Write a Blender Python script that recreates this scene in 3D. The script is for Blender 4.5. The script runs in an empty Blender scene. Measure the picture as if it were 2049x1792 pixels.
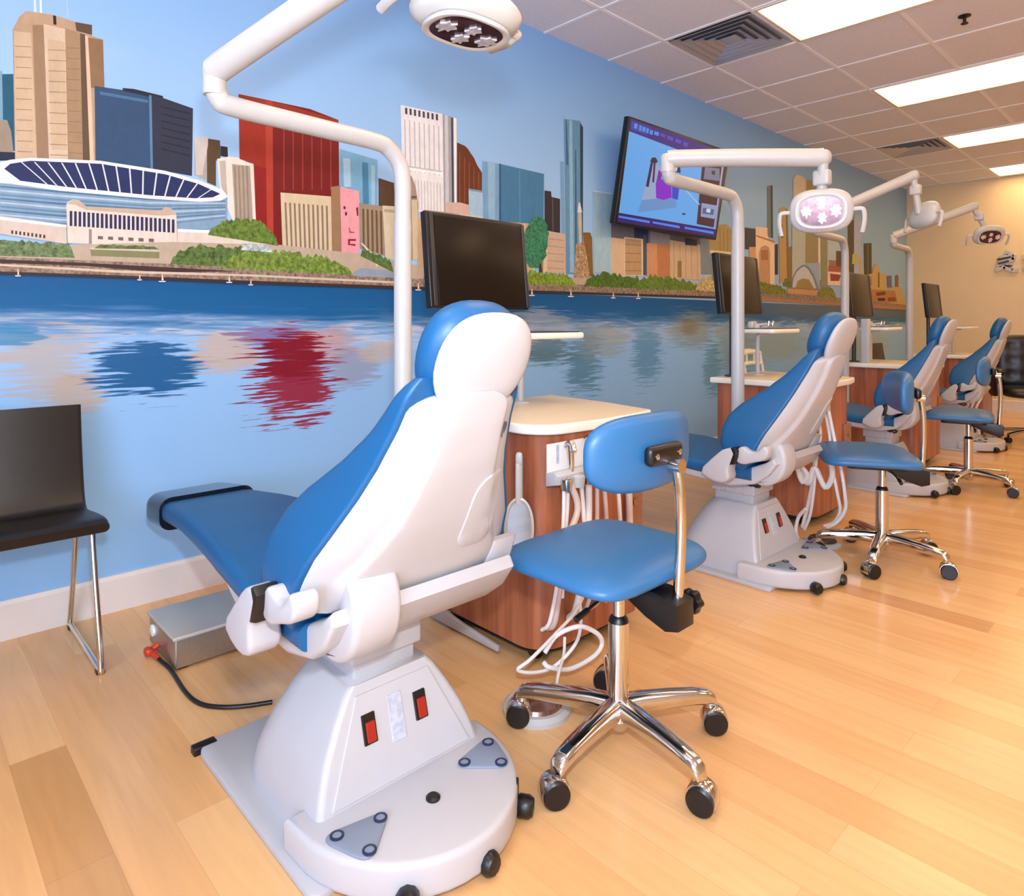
import bpy, bmesh, math, random
from mathutils import Vector, Matrix
random.seed(7)
C = bpy.context.scene.collection
PI = math.pi
def V(*a): return Vector(a)

# ------------------------------------------------------------------ camera model (2049 x 1792)
TH = math.radians(46.4); FPX = 1338.0; HY = 645.0
CAM = V(2.98, 0.0, 1.13)
FW = V(-math.sin(TH), math.cos(TH), 0); RT = V(math.cos(TH), math.sin(TH), 0)
def ray(px, py): return FW + RT*((px-1024.5)/FPX) + V(0, 0, (HY-py)/FPX)
def on(px, py, axis, val):
    d = ray(px, py); t = (val-CAM[axis])/d[axis]; return CAM + d*t
H_CEIL = 3.0; Y_END = 10.5

# ------------------------------------------------------------------ colour / materials
def lin(c):
    return tuple(((v/255)/12.92 if v/255 <= .04045 else ((v/255+.055)/1.055)**2.4) for v in c)
MATS = {}
def mat(name, rgb=(200, 200, 200), rough=.5, metal=0., spec=.5, coat=0., noise=0., nscale=20., emis=None, estr=0., bump=0., alpha=1., trans=0.):
    if name in MATS: return MATS[name]
    m = bpy.data.materials.new(name); m.use_nodes = True
    nt = m.node_tree; b = nt.nodes['Principled BSDF']
    col = lin(rgb)+(1,)
    b.inputs['Base Color'].default_value = col
    b.inputs['Roughness'].default_value = rough; b.inputs['Metallic'].default_value = metal
    b.inputs['Specular IOR Level'].default_value = spec; b.inputs['Coat Weight'].default_value = coat
    b.inputs['Coat Roughness'].default_value = .08
    b.inputs['Alpha'].default_value = alpha; b.inputs['Transmission Weight'].default_value = trans
    tc = nt.nodes.new('ShaderNodeTexCoord')
    n = nt.nodes.new('ShaderNodeTexNoise'); n.inputs['Scale'].default_value = nscale; n.inputs['Detail'].default_value = 4
    nt.links.new(tc.outputs['Object'], n.inputs['Vector'])
    mx = nt.nodes.new('ShaderNodeMixRGB'); mx.blend_type = 'MULTIPLY'
    mx.inputs[1].default_value = col
    rp = nt.nodes.new('ShaderNodeMapRange'); rp.inputs[1].default_value = .3; rp.inputs[2].default_value = .7
    k = max(noise, .02); rp.inputs[3].default_value = 1-k; rp.inputs[4].default_value = 1+k*.3
    nt.links.new(n.outputs['Fac'], rp.inputs[0]); mx.inputs[0].default_value = 1
    nt.links.new(rp.outputs[0], mx.inputs[2]); nt.links.new(mx.outputs[0], b.inputs['Base Color'])
    if bump:
        bp = nt.nodes.new('ShaderNodeBump'); bp.inputs['Strength'].default_value = bump; bp.inputs['Distance'].default_value = .002
        nt.links.new(n.outputs['Fac'], bp.inputs['Height']); nt.links.new(bp.outputs[0], b.inputs['Normal'])
    if emis:
        b.inputs['Emission Color'].default_value = lin(emis)+(1,); b.inputs['Emission Strength'].default_value = estr
    MATS[name] = m; return m
WHITE = mat('white_plastic', (186, 186, 190), .42)
WHITE2 = mat('light_grey_plastic', (180, 181, 185), .42)
OFFW = mat('warm_white_enamel', (188, 188, 187), .36)
BLUE = mat('blue_vinyl', (18, 88, 140), .45, noise=.04, nscale=6, bump=.04)
BLUEL = mat('stool_blue_vinyl', (46, 108, 160), .4, noise=.03, nscale=6)
BLACK = mat('black_plastic', (16, 15, 18), .35)
LEATH = mat('black_leather', (22, 18, 18), .38, noise=.15, nscale=60, bump=.1)
DARK = mat('dark_screen_glass', (17, 12, 11), .28, spec=.3)
BEZ = mat('charcoal_bezel', (50, 48, 52), .3)
CHROME = mat('chrome', (215, 212, 210), .09, 1.)
STEEL = mat('brushed_steel', (176, 172, 166), .32, .85, noise=.1, nscale=80)
CREAM = mat('cream_laminate', (226, 212, 186), .35, noise=.04, nscale=90)
EDGEW = mat('white_edging', (240, 236, 226), .4)
TOECAP = mat('smoky_clear_plastic', (9, 18, 30), .12, spec=.5)
GREYP = mat('pedal_grey_rubber', (128, 140, 158), .5)
NAVY = mat('navy_ring', (34, 48, 78), .4)
REDSW = mat('red_rocker', (150, 34, 22), .25, emis=(190, 40, 20), estr=.15)
LABELM = mat('label_silver', (190, 197, 212), .35, noise=.25, nscale=70)
TUBE = mat('white_tubing', (232, 224, 218), .4)
TUBEP = mat('pinkish_tubing', (214, 188, 176), .4)
REDPL = mat('red_connector', (190, 60, 30), .4)
BEIGE = mat('beige_frame', (208, 192, 170), .5)
WHCH = mat('white_painted_wood', (235, 230, 212), .45)
BRONZE = mat('brushed_brass_lock', (170, 140, 100), .3, .8)
MIRR = mat('mirror_glass', (128, 134, 136), .05, 1.)
PAPER = mat('paper_white', (235, 235, 232), .6)

def wood_mat():
    m = bpy.data.materials.new('cherry_wood'); m.use_nodes = True; nt = m.node_tree; b = nt.nodes['Principled BSDF']
    tc = nt.nodes.new('ShaderNodeTexCoord'); mp = nt.nodes.new('ShaderNodeMapping'); mp.inputs['Scale'].default_value = (14, 14, .9)
    n = nt.nodes.new('ShaderNodeTexNoise'); n.inputs['Scale'].default_value = 1.6; n.inputs['Detail'].default_value = 5; n.inputs['Distortion'].default_value = .3
    r = nt.nodes.new('ShaderNodeValToRGB'); r.color_ramp.elements[0].position = .3; r.color_ramp.elements[1].position = .72
    r.color_ramp.elements[0].color = lin((126, 66, 42))+(1,); r.color_ramp.elements[1].color = lin((188, 116, 82))+(1,)
    nt.links.new(tc.outputs['Object'], mp.inputs[0]); nt.links.new(mp.outputs[0], n.inputs['Vector'])
    nt.links.new(n.outputs['Fac'], r.inputs[0]); nt.links.new(r.outputs[0], b.inputs['Base Color'])
    b.inputs['Roughness'].default_value = .3
    return m
WOOD = wood_mat()

def floor_mat():
    m = bpy.data.materials.new('maple_plank_floor'); m.use_nodes = True; nt = m.node_tree; N = nt.nodes; L = nt.links; b = N['Principled BSDF']
    tc = N.new('ShaderNodeTexCoord')
    mp = N.new('ShaderNodeMapping'); mp.inputs['Location'].default_value = (.35, -.003, 0)
    L.new(tc.outputs['Object'], mp.inputs[0])
    br = N.new('ShaderNodeTexBrick'); br.inputs['Scale'].default_value = 1.0
    br.inputs['Brick Width'].default_value = 1.05; br.inputs['Row Height'].default_value = .122; br.inputs['Mortar Size'].default_value = .0011
    br.inputs['Mortar Smooth'].default_value = .2; br.offset = .37; br.offset_frequency = 2
    br.inputs['Color1'].default_value = (0, 0, 0, 1); br.inputs['Color2'].default_value = (1, 1, 1, 1); br.inputs['Mortar'].default_value = (.5, .5, .5, 1)
    br.inputs['Bias'].default_value = 0
    L.new(mp.outputs[0], br.inputs['Vector'])
    rp = N.new('ShaderNodeValToRGB'); e = rp.color_ramp.elements
    e[0].position = 0; e[0].color = lin((196, 146, 96))+(1,); e[1].position = 1; e[1].color = lin((230, 186, 132))+(1,)
    x = rp.color_ramp.elements.new(.08); x.color = lin((222, 172, 116))+(1,)
    L.new(br.outputs['Color'], rp.inputs[0])
    mp2 = N.new('ShaderNodeMapping'); mp2.inputs['Scale'].default_value = (1.2, 16, 1); L.new(tc.outputs['Object'], mp2.inputs[0])
    n = N.new('ShaderNodeTexNoise'); n.inputs['Scale'].default_value = 2.; n.inputs['Detail'].default_value = 5; n.inputs['Distortion'].default_value = .8
    L.new(mp2.outputs[0], n.inputs['Vector'])
    mr = N.new('ShaderNodeMapRange'); mr.inputs[1].default_value = .3; mr.inputs[2].default_value = .7; mr.inputs[3].default_value = .92; mr.inputs[4].default_value = 1.04
    L.new(n.outputs['Fac'], mr.inputs[0])
    mx = N.new('ShaderNodeMixRGB'); mx.blend_type = 'MULTIPLY'; mx.inputs[0].default_value = 1
    L.new(rp.outputs[0], mx.inputs[1]); L.new(mr.outputs[0], mx.inputs[2])
    mx2 = N.new('ShaderNodeMixRGB'); mx2.blend_type = 'MULTIPLY'
    sc = N.new('ShaderNodeMath'); sc.operation = 'MULTIPLY'; sc.inputs[1].default_value = .16; L.new(br.outputs['Fac'], sc.inputs[0])
    L.new(sc.outputs[0], mx2.inputs[0]); L.new(mx.outputs[0], mx2.inputs[1]); mx2.inputs[2].default_value = lin((150, 100, 60))+(1,)
    sp = N.new('ShaderNodeSeparateXYZ'); L.new(tc.outputs['Object'], sp.inputs[0])
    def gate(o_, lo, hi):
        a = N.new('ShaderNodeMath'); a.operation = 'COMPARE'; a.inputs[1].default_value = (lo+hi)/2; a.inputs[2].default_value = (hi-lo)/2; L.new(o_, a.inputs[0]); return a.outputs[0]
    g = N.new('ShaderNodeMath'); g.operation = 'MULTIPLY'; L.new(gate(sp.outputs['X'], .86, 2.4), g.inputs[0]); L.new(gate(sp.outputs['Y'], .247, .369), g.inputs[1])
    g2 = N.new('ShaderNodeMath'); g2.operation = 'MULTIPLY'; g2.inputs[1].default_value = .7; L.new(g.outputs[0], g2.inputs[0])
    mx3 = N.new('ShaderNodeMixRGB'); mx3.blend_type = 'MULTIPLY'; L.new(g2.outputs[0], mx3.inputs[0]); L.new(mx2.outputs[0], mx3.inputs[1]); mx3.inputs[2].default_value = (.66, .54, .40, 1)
    L.new(mx3.outputs[0], b.inputs['Base Color'])
    b.inputs['Roughness'].default_value = .2; b.inputs['Specular IOR Level'].default_value = .45
    return m

# ------------------------------------------------------------------ mesh builder
class B:
    def __init__(s, origin=(0, 0, 0)): s.bm = bmesh.new(); s.o = Vector(origin)
    def _add(s, verts, faces, m=0):
        vs = [s.bm.verts.new(v) for v in verts]
        for f in faces:
            try:
                fc = s.bm.faces.new([vs[i] for i in f]); fc.material_index = m
            except ValueError: pass
        return vs
    def _merge(s, tb, M=None, m=None):
        if M is not None: bmesh.ops.transform(tb, matrix=M, verts=tb.verts)
        if m is not None:
            for f in tb.faces: f.material_index = m
        me = bpy.data.meshes.new('t'); tb.to_mesh(me); tb.free(); s.bm.from_mesh(me); bpy.data.meshes.remove(me)
    def box(s, c, d, rz=0, bev=0, seg=3, m=0, M=None):
        tb = bmesh.new(); bmesh.ops.create_cube(tb, size=1)
        bmesh.ops.transform(tb, matrix=Matrix.Diagonal((d[0], d[1], d[2], 1)), verts=tb.verts)
        if bev: bmesh.ops.bevel(tb, geom=list(tb.edges), offset=min(bev, min(d)*.49), segments=seg, profile=.5, affect='EDGES')
        T = Matrix.Translation(c) @ Matrix.Rotation(rz, 4, 'Z')
        if M is not None: T = M @ T
        s._merge(tb, T, m); return s
    def prism(s, poly, plane, a, b_, bev=0, seg=2, m=0, M=None):
        tb = bmesh.new()
        def P(p, t):
            return {'xy': V(p[0], p[1], t), 'xz': V(p[0], t, p[1]), 'yz': V(t, p[0], p[1])}[plane]
        lo = [tb.verts.new(P(p, a)) for p in poly]; hi = [tb.verts.new(P(p, b_)) for p in poly]
        f0 = tb.faces.new(lo); f1 = tb.faces.new(hi); n = len(poly)
        for i in range(n): tb.faces.new([lo[i], lo[(i+1) % n], hi[(i+1) % n], hi[i]])
        bmesh.ops.recalc_face_normals(tb, faces=tb.faces)
        if bev:
            ed = list(set(f0.edges) | set(f1.edges))
            bmesh.ops.bevel(tb, geom=ed, offset=bev, segments=seg, profile=.5, affect='EDGES')
        s._merge(tb, M, m); return s
    def cyl(s, p0, p1, r0, r1=None, n=24, m=0, cap=True):
        p0 = Vector(p0); p1 = Vector(p1); r1 = r0 if r1 is None else r1
        ax = (p1-p0).normalized(); u = ax.orthogonal().normalized(); w = ax.cross(u)
        vs = []
        for p, r in ((p0, r0), (p1, r1)):
            for i in range(n):
                a = 2*PI*i/n; vs.append(p+(u*math.cos(a)+w*math.sin(a))*r)
        fs = [(i, (i+1) % n, n+(i+1) % n, n+i) for i in range(n)]
        if cap: fs += [tuple(range(n-1, -1, -1)), tuple(range(n, 2*n))]
        s._add(vs, fs, m); return s
    def lathe(s, prof, c=(0, 0, 0), M=None, n=32, m=0):
        vs = []; c = Vector(c)
        for r, z in prof:
            for i in range(n):
                a = 2*PI*i/n; p = V(r*math.cos(a), r*math.sin(a), z)
                vs.append((M @ p if M is not None else p)+c)
        fs = []
        for k in range(len(prof)-1):
            for i in range(n): fs.append((k*n+i, k*n+(i+1) % n, (k+1)*n+(i+1) % n, (k+1)*n+i))
        fs += [tuple(range(n-1, -1, -1)), tuple(range((len(prof)-1)*n, len(prof)*n))]
        s._add(vs, fs, m); return s
    def loft(s, rings, m=0, caps=True, M=None):
        n = len(rings[0]); vs = [Vector(p) if M is None else M @ Vector(p) for r in rings for p in r]; fs = []
        for k in range(len(rings)-1):
            for i in range(n): fs.append((k*n+i, k*n+(i+1) % n, (k+1)*n+(i+1) % n, (k+1)*n+i))
        if caps: fs += [tuple(range(n-1, -1, -1)), tuple(range((len(rings)-1)*n, len(rings)*n))]
        s._add(vs, fs, m); return s
    def tube(s, pts, r, n=10, m=0, smooth=6, rr=None):
        pts = [Vector(p) for p in pts]
        if smooth and len(pts) > 2:
            out = []; P = [pts[0]*2-pts[1]]+pts+[pts[-1]*2-pts[-2]]
            for i in range(1, len(P)-2):
                for k in range(smooth):
                    t = k/smooth; a, b_, c, d = P[i-1], P[i], P[i+1], P[i+2]
                    out.append(.5*((2*b_)+(c-a)*t+(2*a-5*b_+4*c-d)*t*t+(3*b_-a-3*c+d)*t**3))
            out.append(pts[-1]); pts = out
        rings = []; u = None
        for i, p in enumerate(pts):
            t = (pts[min(i+1, len(pts)-1)]-pts[max(i-1, 0)])
            if t.length < 1e-9: t = V(0, 0, 1)
            t.normalize()
            if u is None: u = t.orthogonal().normalized()
            else:
                u = (u-t*u.dot(t))
                u = u.normalized() if u.length > 1e-6 else t.orthogonal().normalized()
            w = t.cross(u); f = i/(len(pts)-1)
            R = r if rr is None else r+(rr-r)*f
            if isinstance(R, tuple): ru, rw = R
            else: ru = rw = R
            rings.append([p+u*math.cos(2*PI*k/n)*ru+w*math.sin(2*PI*k/n)*rw for k in range(n)])
        return s.loft(rings, m)
    def pillow(s, c, h, p=4., n=14, m=0, M=None, fn=None):
        """super-ellipsoid cushion: half sizes h, squareness p (number or per-axis triple)"""
        tb = bmesh.new(); bmesh.ops.create_cube(tb, size=2)
        bmesh.ops.subdivide_edges(tb, edges=list(tb.edges), cuts=n, use_grid_fill=True)
        pp = p if isinstance(p, tuple) else (p, p, p)
        for v in tb.verts:
            x, y, z = (math.sin(q*PI/2*.92)/math.sin(PI/2*.92) for q in v.co)
            pm = min(pp); nrm = 0
            q = (abs(x)**pp[0]+abs(y)**pp[1]+abs(z)**pp[2])**(1/pm) if False else None
            lo, hi = 0., 1.
            for _ in range(22):
                t = (lo+hi)/2
                if (abs(x*t)**pp[0]+abs(y*t)**pp[1]+abs(z*t)**pp[2]) > 1: hi = t
                else: lo = t
            v.co = V(x*lo*h[0], y*lo*h[1], z*lo*h[2])
            if fn: v.co = fn(v.co)
        T = Matrix.Translation(c)
        if M is not None: T = M @ T
        s._merge(tb, T, m); return s
    def quad(s, pts, m=0): s._add([Vector(p) for p in pts], [tuple(range(len(pts)))], m); return s
    def build(s, name, mats, parent=None, angle=38, flat=False, recalc=True):
        if s.o.length: bmesh.ops.translate(s.bm, vec=-s.o, verts=s.bm.verts)
        if recalc: bmesh.ops.recalc_face_normals(s.bm, faces=s.bm.faces)
        me = bpy.data.meshes.new(name); s.bm.to_mesh(me); s.bm.free()
        for m_ in (mats if isinstance(mats, (list, tuple)) else [mats]): me.materials.append(m_)
        if not flat:
            me.shade_smooth(); me.set_sharp_from_angle(angle=math.radians(angle))
        o = bpy.data.objects.new(name, me); C.objects.link(o)
        if parent is not None: o.parent = parent
        return o
def thing(name, label, cat, loc=(0, 0, 0), rz=0, group=None):
    o = bpy.data.objects.new(name, None); C.objects.link(o); o.empty_display_size = .05
    o.location = loc; o.rotation_euler = (0, 0, rz); o['label'] = label; o['category'] = cat
    if group: o['group'] = group
    return o
def tag(o, label, cat, group=None):
    o['label'] = label; o['category'] = cat
    if group: o['group'] = group
    return o
def struct(o): o['kind'] = 'structure'; return o
def dup(root, loc, rz, label, group=None):
    r = root.copy(); C.objects.link(r); r.location = loc; r.rotation_euler = (0, 0, rz); r['label'] = label
    if group: r['group'] = group
    for ch in list(root.children):
        c = ch.copy(); C.objects.link(c); c.parent = r
        for g in list(ch.children):
            d = g.copy(); C.objects.link(d); d.parent = c
    return r
def rrect(x0, x1, y0, y1, r, k=6):
    """rounded rectangle; r: radius or (x1y1, x0y1, x0y0, x1y0)"""
    rs = r if isinstance(r, tuple) else (r,)*4; out = []
    for (cx, cy, a0, q) in ((x1-rs[0], y1-rs[0], 0, rs[0]), (x0+rs[1], y1-rs[1], 90, rs[1]), (x0+rs[2], y0+rs[2], 180, rs[2]), (x1-rs[3], y0+rs[3], 270, rs[3])):
        for i in range(k+1):
            a = math.radians(a0+90*i/k); out.append((cx+q*math.cos(a), cy+q*math.sin(a)))
    return out
def chaikin(p, n=2):
    for _ in range(n):
        o = []
        for i in range(len(p)):
            a, c = p[i], p[(i+1) % len(p)]; o += [(a[0]*.75+c[0]*.25, a[1]*.75+c[1]*.25), (a[0]*.25+c[0]*.75, a[1]*.25+c[1]*.75)]
        p = o
    return p
def lerp(tab, z):
    if z <= tab[0][0]: return tab[0][1]
    for (a, p), (b, q) in zip(tab, tab[1:]):
        if z <= b: return p+(q-p)*(z-a)/(b-a)
    return tab[-1][1]

# ================================================================== THE ROOM
XR, YB = 6.6, -2.6
b = B(); b.box((XR/2-.0, (Y_END+YB)/2, -.05), (XR+.2, Y_END-YB+.2, .1)); struct(b.build('floor', floor_mat(), flat=True))
PAINTW = mat('cream_wall_paint', (224, 204, 166), .7, noise=.03, nscale=3)
b = B(); b.box((XR/2, Y_END+.05, H_CEIL/2), (XR+.2, .1, H_CEIL)); struct(b.build('wall_far', PAINTW, flat=True))
b = B(); b.box((XR+.05, (Y_END+YB)/2, H_CEIL/2), (.1, Y_END-YB, H_CEIL)); struct(b.build('wall_right', PAINTW, flat=True))
b = B(); b.box((XR/2, YB-.05, H_CEIL/2), (XR+.2, .1, H_CEIL)); struct(b.build('wall_back', PAINTW, flat=True))

FILLW = mat('daylight_window', (230, 236, 245), .5, emis=(196, 218, 255), estr=12.0)  # unseen glowing windows, added behind the camera as cool fill light
for k, (x0, x1) in enumerate(((2.6, 4.3), (4.5, 6.2))):
    b = B((x0, YB, 0)); b.box(((x0+x1)/2, YB+.012, 1.6), (x1-x0, .02, 1.9)); wn = b.build('window_%d' % (k+1), FILLW, flat=True); wn.location = (x0, YB, 0); struct(wn)
    b = B((x0, YB, 0))
    for x in (x0-.02, (x0+x1)/2, x1+.02): b.box((x, YB+.03, 1.6), (.05, .06, 1.98))
    for z in (.63, 2.57): b.box(((x0+x1)/2, YB+.03, z), (x1-x0+.09, .06, .05))
    b.build('window_frame', mat('window_frame_white', (230, 230, 228), .4), wn, flat=True)
# ceiling: tiles on a raised grid
TX, TY = .61, .66
gx = [1.07+TX*k for k in range(-1, 10) if 0 < 1.07+TX*k < XR]
gy = [3.79+TY*k for k in range(-10, 12) if YB < 3.79+TY*k < Y_END]
LIGHTS = [(gx[i], gy0) for gy0 in (3.79-TY*6, 3.79-TY*3, 3.79, 3.79+TY*3, 3.79+TY*6, 3.79+TY*9) for i in (1, 5)]
VENTS = [(gx[0], 3.79), (gx[0], 3.79+TY*6)]
b = B()
def hole(x, y):
    for (lx, ly) in LIGHTS:
        if lx-.01 < x < lx+2*TX+.01 and ly-.01 < y < ly+TY+.01: return True
    for (lx, ly) in VENTS:
        if lx < x < lx+TX and ly < y < ly+TY: return True
    return False
xs = [0]+gx+[XR]; ys = [YB]+gy+[Y_END]
for i in range(len(xs)-1):
    for j in range(len(ys)-1):
        x0, x1, y0, y1 = xs[i], xs[i+1], ys[j], ys[j+1]
        if hole((x0+x1)/2, (y0+y1)/2): continue
        b.quad([(x0, y0, H_CEIL), (x1, y0, H_CEIL), (x1, y1, H_CEIL), (x0, y1, H_CEIL)])
for x in gx:
    for j in range(len(ys)-1):
        if hole(x-.02, (ys[j]+ys[j+1])/2) and hole(x+.02, (ys[j]+ys[j+1])/2) and any(lx+.1 < x < lx+2*TX-.1 for lx, ly in LIGHTS): continue
        b.box((x, (ys[j]+ys[j+1])/2, H_CEIL-.002), (.022, ys[j+1]-ys[j], .008), m=1)
for y in gy: b.box((XR/2, y, H_CEIL-.0015), (XR, .022, .008), m=1)
b.box((XR/2, (YB+Y_END)/2, H_CEIL+.2), (XR+.2, Y_END-YB+.2, .05))
TILE = mat('ceiling_tile', (226, 228, 236), .85, noise=.05, nscale=40)
GRID = mat('ceiling_grid', (244, 244, 248), .5)
struct(b.build('ceiling', [TILE, GRID], flat=True, recalc=False))

DIFF = mat('light_diffuser', (255, 240, 215), .5, emis=(255, 214, 160), estr=7.4)
FRM = mat('light_frame', (225, 215, 200), .4)
lab = {0: 'recessed ceiling light panel nearest the camera, top right', 1: 'recessed ceiling light panel, second from the camera', 2: 'recessed ceiling light panel beside the farther air vent', 3: 'recessed ceiling light panel farthest away, against the end wall'}
first = None
vis = {2: 0, 3: 1, 4: 2, 5: 3}
for k, (lx, ly) in enumerate(LIGHTS):
    row = k//2; near = k % 2 == 0
    loc = (lx+TX, ly+TY/2, H_CEIL)
    if near and row in vis: lb = lab[vis[row]]
    else: lb = 'recessed ceiling light panel outside the photographed part of the room'
    if first is None:
        t = thing('ceiling_light', lb, 'ceiling light', loc, 0, 'recessed ceiling light panels')
        f = B()
        for sx in (-1, 1): f.box((sx*(TX-.018), 0, .004), (.022, TY-.02, .03), bev=.003)
        for sy in (-1, 1): f.box((0, sy*(TY/2-.018), .004), (2*TX-.03, .022, .03), bev=.003)
        f.build('frame', FRM, t)
        g = B(); g.pillow((0, 0, .008), (TX-.03, TY/2-.03, .008), p=(20, 20, 4), n=6); g.build('diffuser', DIFF, t)
        first = t
    else: dup(first, loc, 0, lb)

def vent(loc, label, rz=0):
    t = thing('air_vent', label, 'air vent', loc, 0, 'square louvred ceiling vents')
    m_ = mat('vent_aluminium', (190, 192, 200), .35, .5)
    b = B(); b.box((0, 0, .05), (TX-.03, TY-.03, .01)); b.build('backing', mat('vent_dark', (110, 112, 124), .6), t, flat=True)
    for k in range(5):
        b = B(); h = .29-.055*k; w = .048
        for q in range(4):
            a = q*PI/2; M = Matrix.Rotation(a, 4, 'Z')
            z0, z1 = .004+.002*k, .024+.002*k
            hy = h; hi = h-w
            pts = [(-hy, -hy, z0), (hy, -hy, z0), (hi, -hi, z1), (-hi, -hi, z1)]
            pts2 = [(x, y, z+.003) for x, y, z in pts]
            vs = [M @ V(*p) for p in pts+pts2]
            b._add(vs, [(0, 1, 2, 3), (7, 6, 5, 4), (0, 4, 5, 1), (3, 2, 6, 7), (0, 3, 7, 4), (1, 5, 6, 2)])
        b.build('louvre', m_, t, flat=True)
    b = B(); b.box((0, 0, .02), (.1, .1, .01), bev=.003); b.build('centre_plate', m_, t)
    return t
vent((gx[0]+TX/2, 3.79+TY/2, H_CEIL-.012), 'square louvred air vent next to the nearest light panel')
vent((gx[0]+TX/2, 3.79+TY*6.5, H_CEIL-.012), 'small-looking square air vent far down the ceiling')
b = B((1.93, 4.81, H_CEIL)); b.lathe([(.034, -.001), (.034, -.006), (.02, -.012), (.009, -.014), (.009, -.04), (.02, -.046), (.02, -.05), (.001, -.05)], (1.93, 4.81, H_CEIL))
o = b.build('fire_sprinkler', mat('bronze_sprinkler', (60, 42, 34), .4, .6)); o.location = (1.93, 4.81, H_CEIL); tag(o, 'small dark fire sprinkler head on the ceiling tiles', 'sprinkler')

b = B(); b.prism([(0, 0), (.018, 0), (.018, .125), (.012, .14), (0, .14)], 'xz', YB, Y_END); struct(b.build('baseboard_left', mat('baseboard_white', (226, 220, 216), .4), flat=True))
b = B(); b.prism([(Y_END, 0), (Y_END-.016, 0), (Y_END-.016, .13), (Y_END, .14)], 'yz', .02, XR); struct(b.build('baseboard_far', mat('baseboard_white'), flat=True))

# ================================================================== PAINTED MURAL (paint layers are part of the left wall)
mural = B(); PCOL = []            # colour of each face
SK = (146, 187, 226)
def base_mat():
    m = bpy.data.materials.new('mural_sky_and_water'); m.use_nodes = True; nt = m.node_tree; N = nt.nodes; L = nt.links; b = N['Principled BSDF']
    b.inputs['Roughness'].default_value = .55; b.inputs['Specular IOR Level'].default_value = .3
    tc = N.new('ShaderNodeTexCoord'); sep = N.new('ShaderNodeSeparateXYZ'); L.new(tc.outputs['Object'], sep.inputs[0])
    Y, Z = sep.outputs['Y'], sep.outputs['Z']
    def math_(op, a, b_=None, clamp=False):
        n = N.new('ShaderNodeMath'); n.operation = op; n.use_clamp = clamp
        for i, v in enumerate((a, b_)):
            if v is None: continue
            if isinstance(v, (int, float)): n.inputs[i].default_value = v
            else: L.new(v, n.inputs[i])
        return n.outputs[0]
    def noise(sy, sz, scale, det=4, dist=0., off=0.):
        mp = N.new('ShaderNodeMapping'); mp.inputs['Scale'].default_value = (1, sy, sz); mp.inputs['Location'].default_value = (off, off*2, off)
        L.new(tc.outputs['Object'], mp.inputs[0]); n = N.new('ShaderNodeTexNoise'); n.inputs['Scale'].default_value = scale
        n.inputs['Detail'].default_value = det; n.inputs['Distortion'].default_value = dist; L.new(mp.outputs[0], n.inputs['Vector']); return n.outputs['Fac']
    streak = noise(1.0, 16, 2.2, 5, .5); fine = noise(2.0, 34, 2.6, 5, .6, 3.); soft = noise(1, 1.6, 1.3, 2, 0, 5.)
    jag = noise(.6, 40, 2.4, 4, .2, 9.)
    def mixc(fac, a, col):
        mx = N.new('ShaderNodeMixRGB'); L.new(fac, mx.inputs[0])
        if isinstance(a, tuple): mx.inputs[1].default_value = lin(a)+(1,)
        else: L.new(a, mx.inputs[1])
        if isinstance(col, tuple): mx.inputs[2].default_value = lin(col)+(1,)
        else: L.new(col, mx.inputs[2])
        return mx.outputs[0]
    def ss(v, lo, hi):
        n = N.new('ShaderNodeMapRange'); n.interpolation_type = 'SMOOTHSTEP'; n.inputs[1].default_value = lo; n.inputs[2].default_value = hi
        L.new(v, n.inputs[0]); return n.outputs[0]
    # sky
    sky = mixc(ss(Z, 1.5, 2.9), (156, 198, 240), (132, 182, 236))
    cl = math_('MULTIPLY', ss(soft, .56, .75), ss(math_('MULTIPLY', Z, -1), -2.6, -1.9))
    sky = mixc(math_('MULTIPLY', cl, .45), sky, (196, 214, 232))
    # water: from deep blue at the shore down to pale blue
    zj = math_('ADD', Z, math_('MULTIPLY', math_('SUBTRACT', streak, .5), .22))
    water = mixc(ss(zj, 1.02, 1.20), (140, 188, 236), (4, 92, 150))
    mid = math_('MULTIPLY', ss(zj, .96, 1.05), ss(math_('MULTIPLY', zj, -1), -1.16, -1.08))
    water = mixc(math_('MULTIPLY', mid, ss(fine, .42, .62)), water, (186, 198, 218))
    water = mixc(math_('MULTIPLY', ss(Z, 1.18, 1.31), .5), water, (0, 78, 136))
    def blob(px, py, rx, ry, col, st=.9, edge=.9, sharp=.35):
        nonlocal water
        p = on(px, py, 0, 0); a = on(px-rx, py, 0, 0); c = on(px, py+ry, 0, 0)
        wy, wz = abs(p.y-a.y), abs(p.z-c.z)
        dy = math_('DIVIDE', math_('SUBTRACT', Y, p.y), wy); dy = math_('ADD', dy, math_('MULTIPLY', math_('SUBTRACT', jag, .5), 1.5)); dz = math_('DIVIDE', math_('SUBTRACT', Z, p.z), wz)
        r = math_('SQRT', math_('ADD', math_('POWER', math_('ABSOLUTE', dy), 2.6), math_('POWER', math_('ABSOLUTE', dz), 2.6)))
        v = math_('SUBTRACT', 1.0, r); v = math_('ADD', v, math_('MULTIPLY', math_('SUBTRACT', fine, .5), edge*3.0))
        water = mixc(math_('MULTIPLY', ss(v, 0, sharp), st), water, col)
    blob(100, 735, 120, 105, (172, 168, 166), .8, .8, .7)
    blob(150, 790, 70, 60, (176, 160, 142), .7, .7, .6)
    blob(300, 735, 110, 62, (6, 86, 142), .97, 1.0, .3)
    blob(30, 670, 60, 25, (40, 128, 178), .8, .8)
    blob(455, 705, 75, 45, (186, 172, 162), .85, .5)
    blob(560, 675, 90, 26, (110, 70, 140), .7, .9)
    blob(655, 690, 75, 40, (184, 150, 150), .8, .5)
    blob(705, 735, 55, 50, (140, 150, 176), .8, .8)
    blob(590, 755, 82, 92, (140, 22, 52), .97, 1.1, .25)
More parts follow.
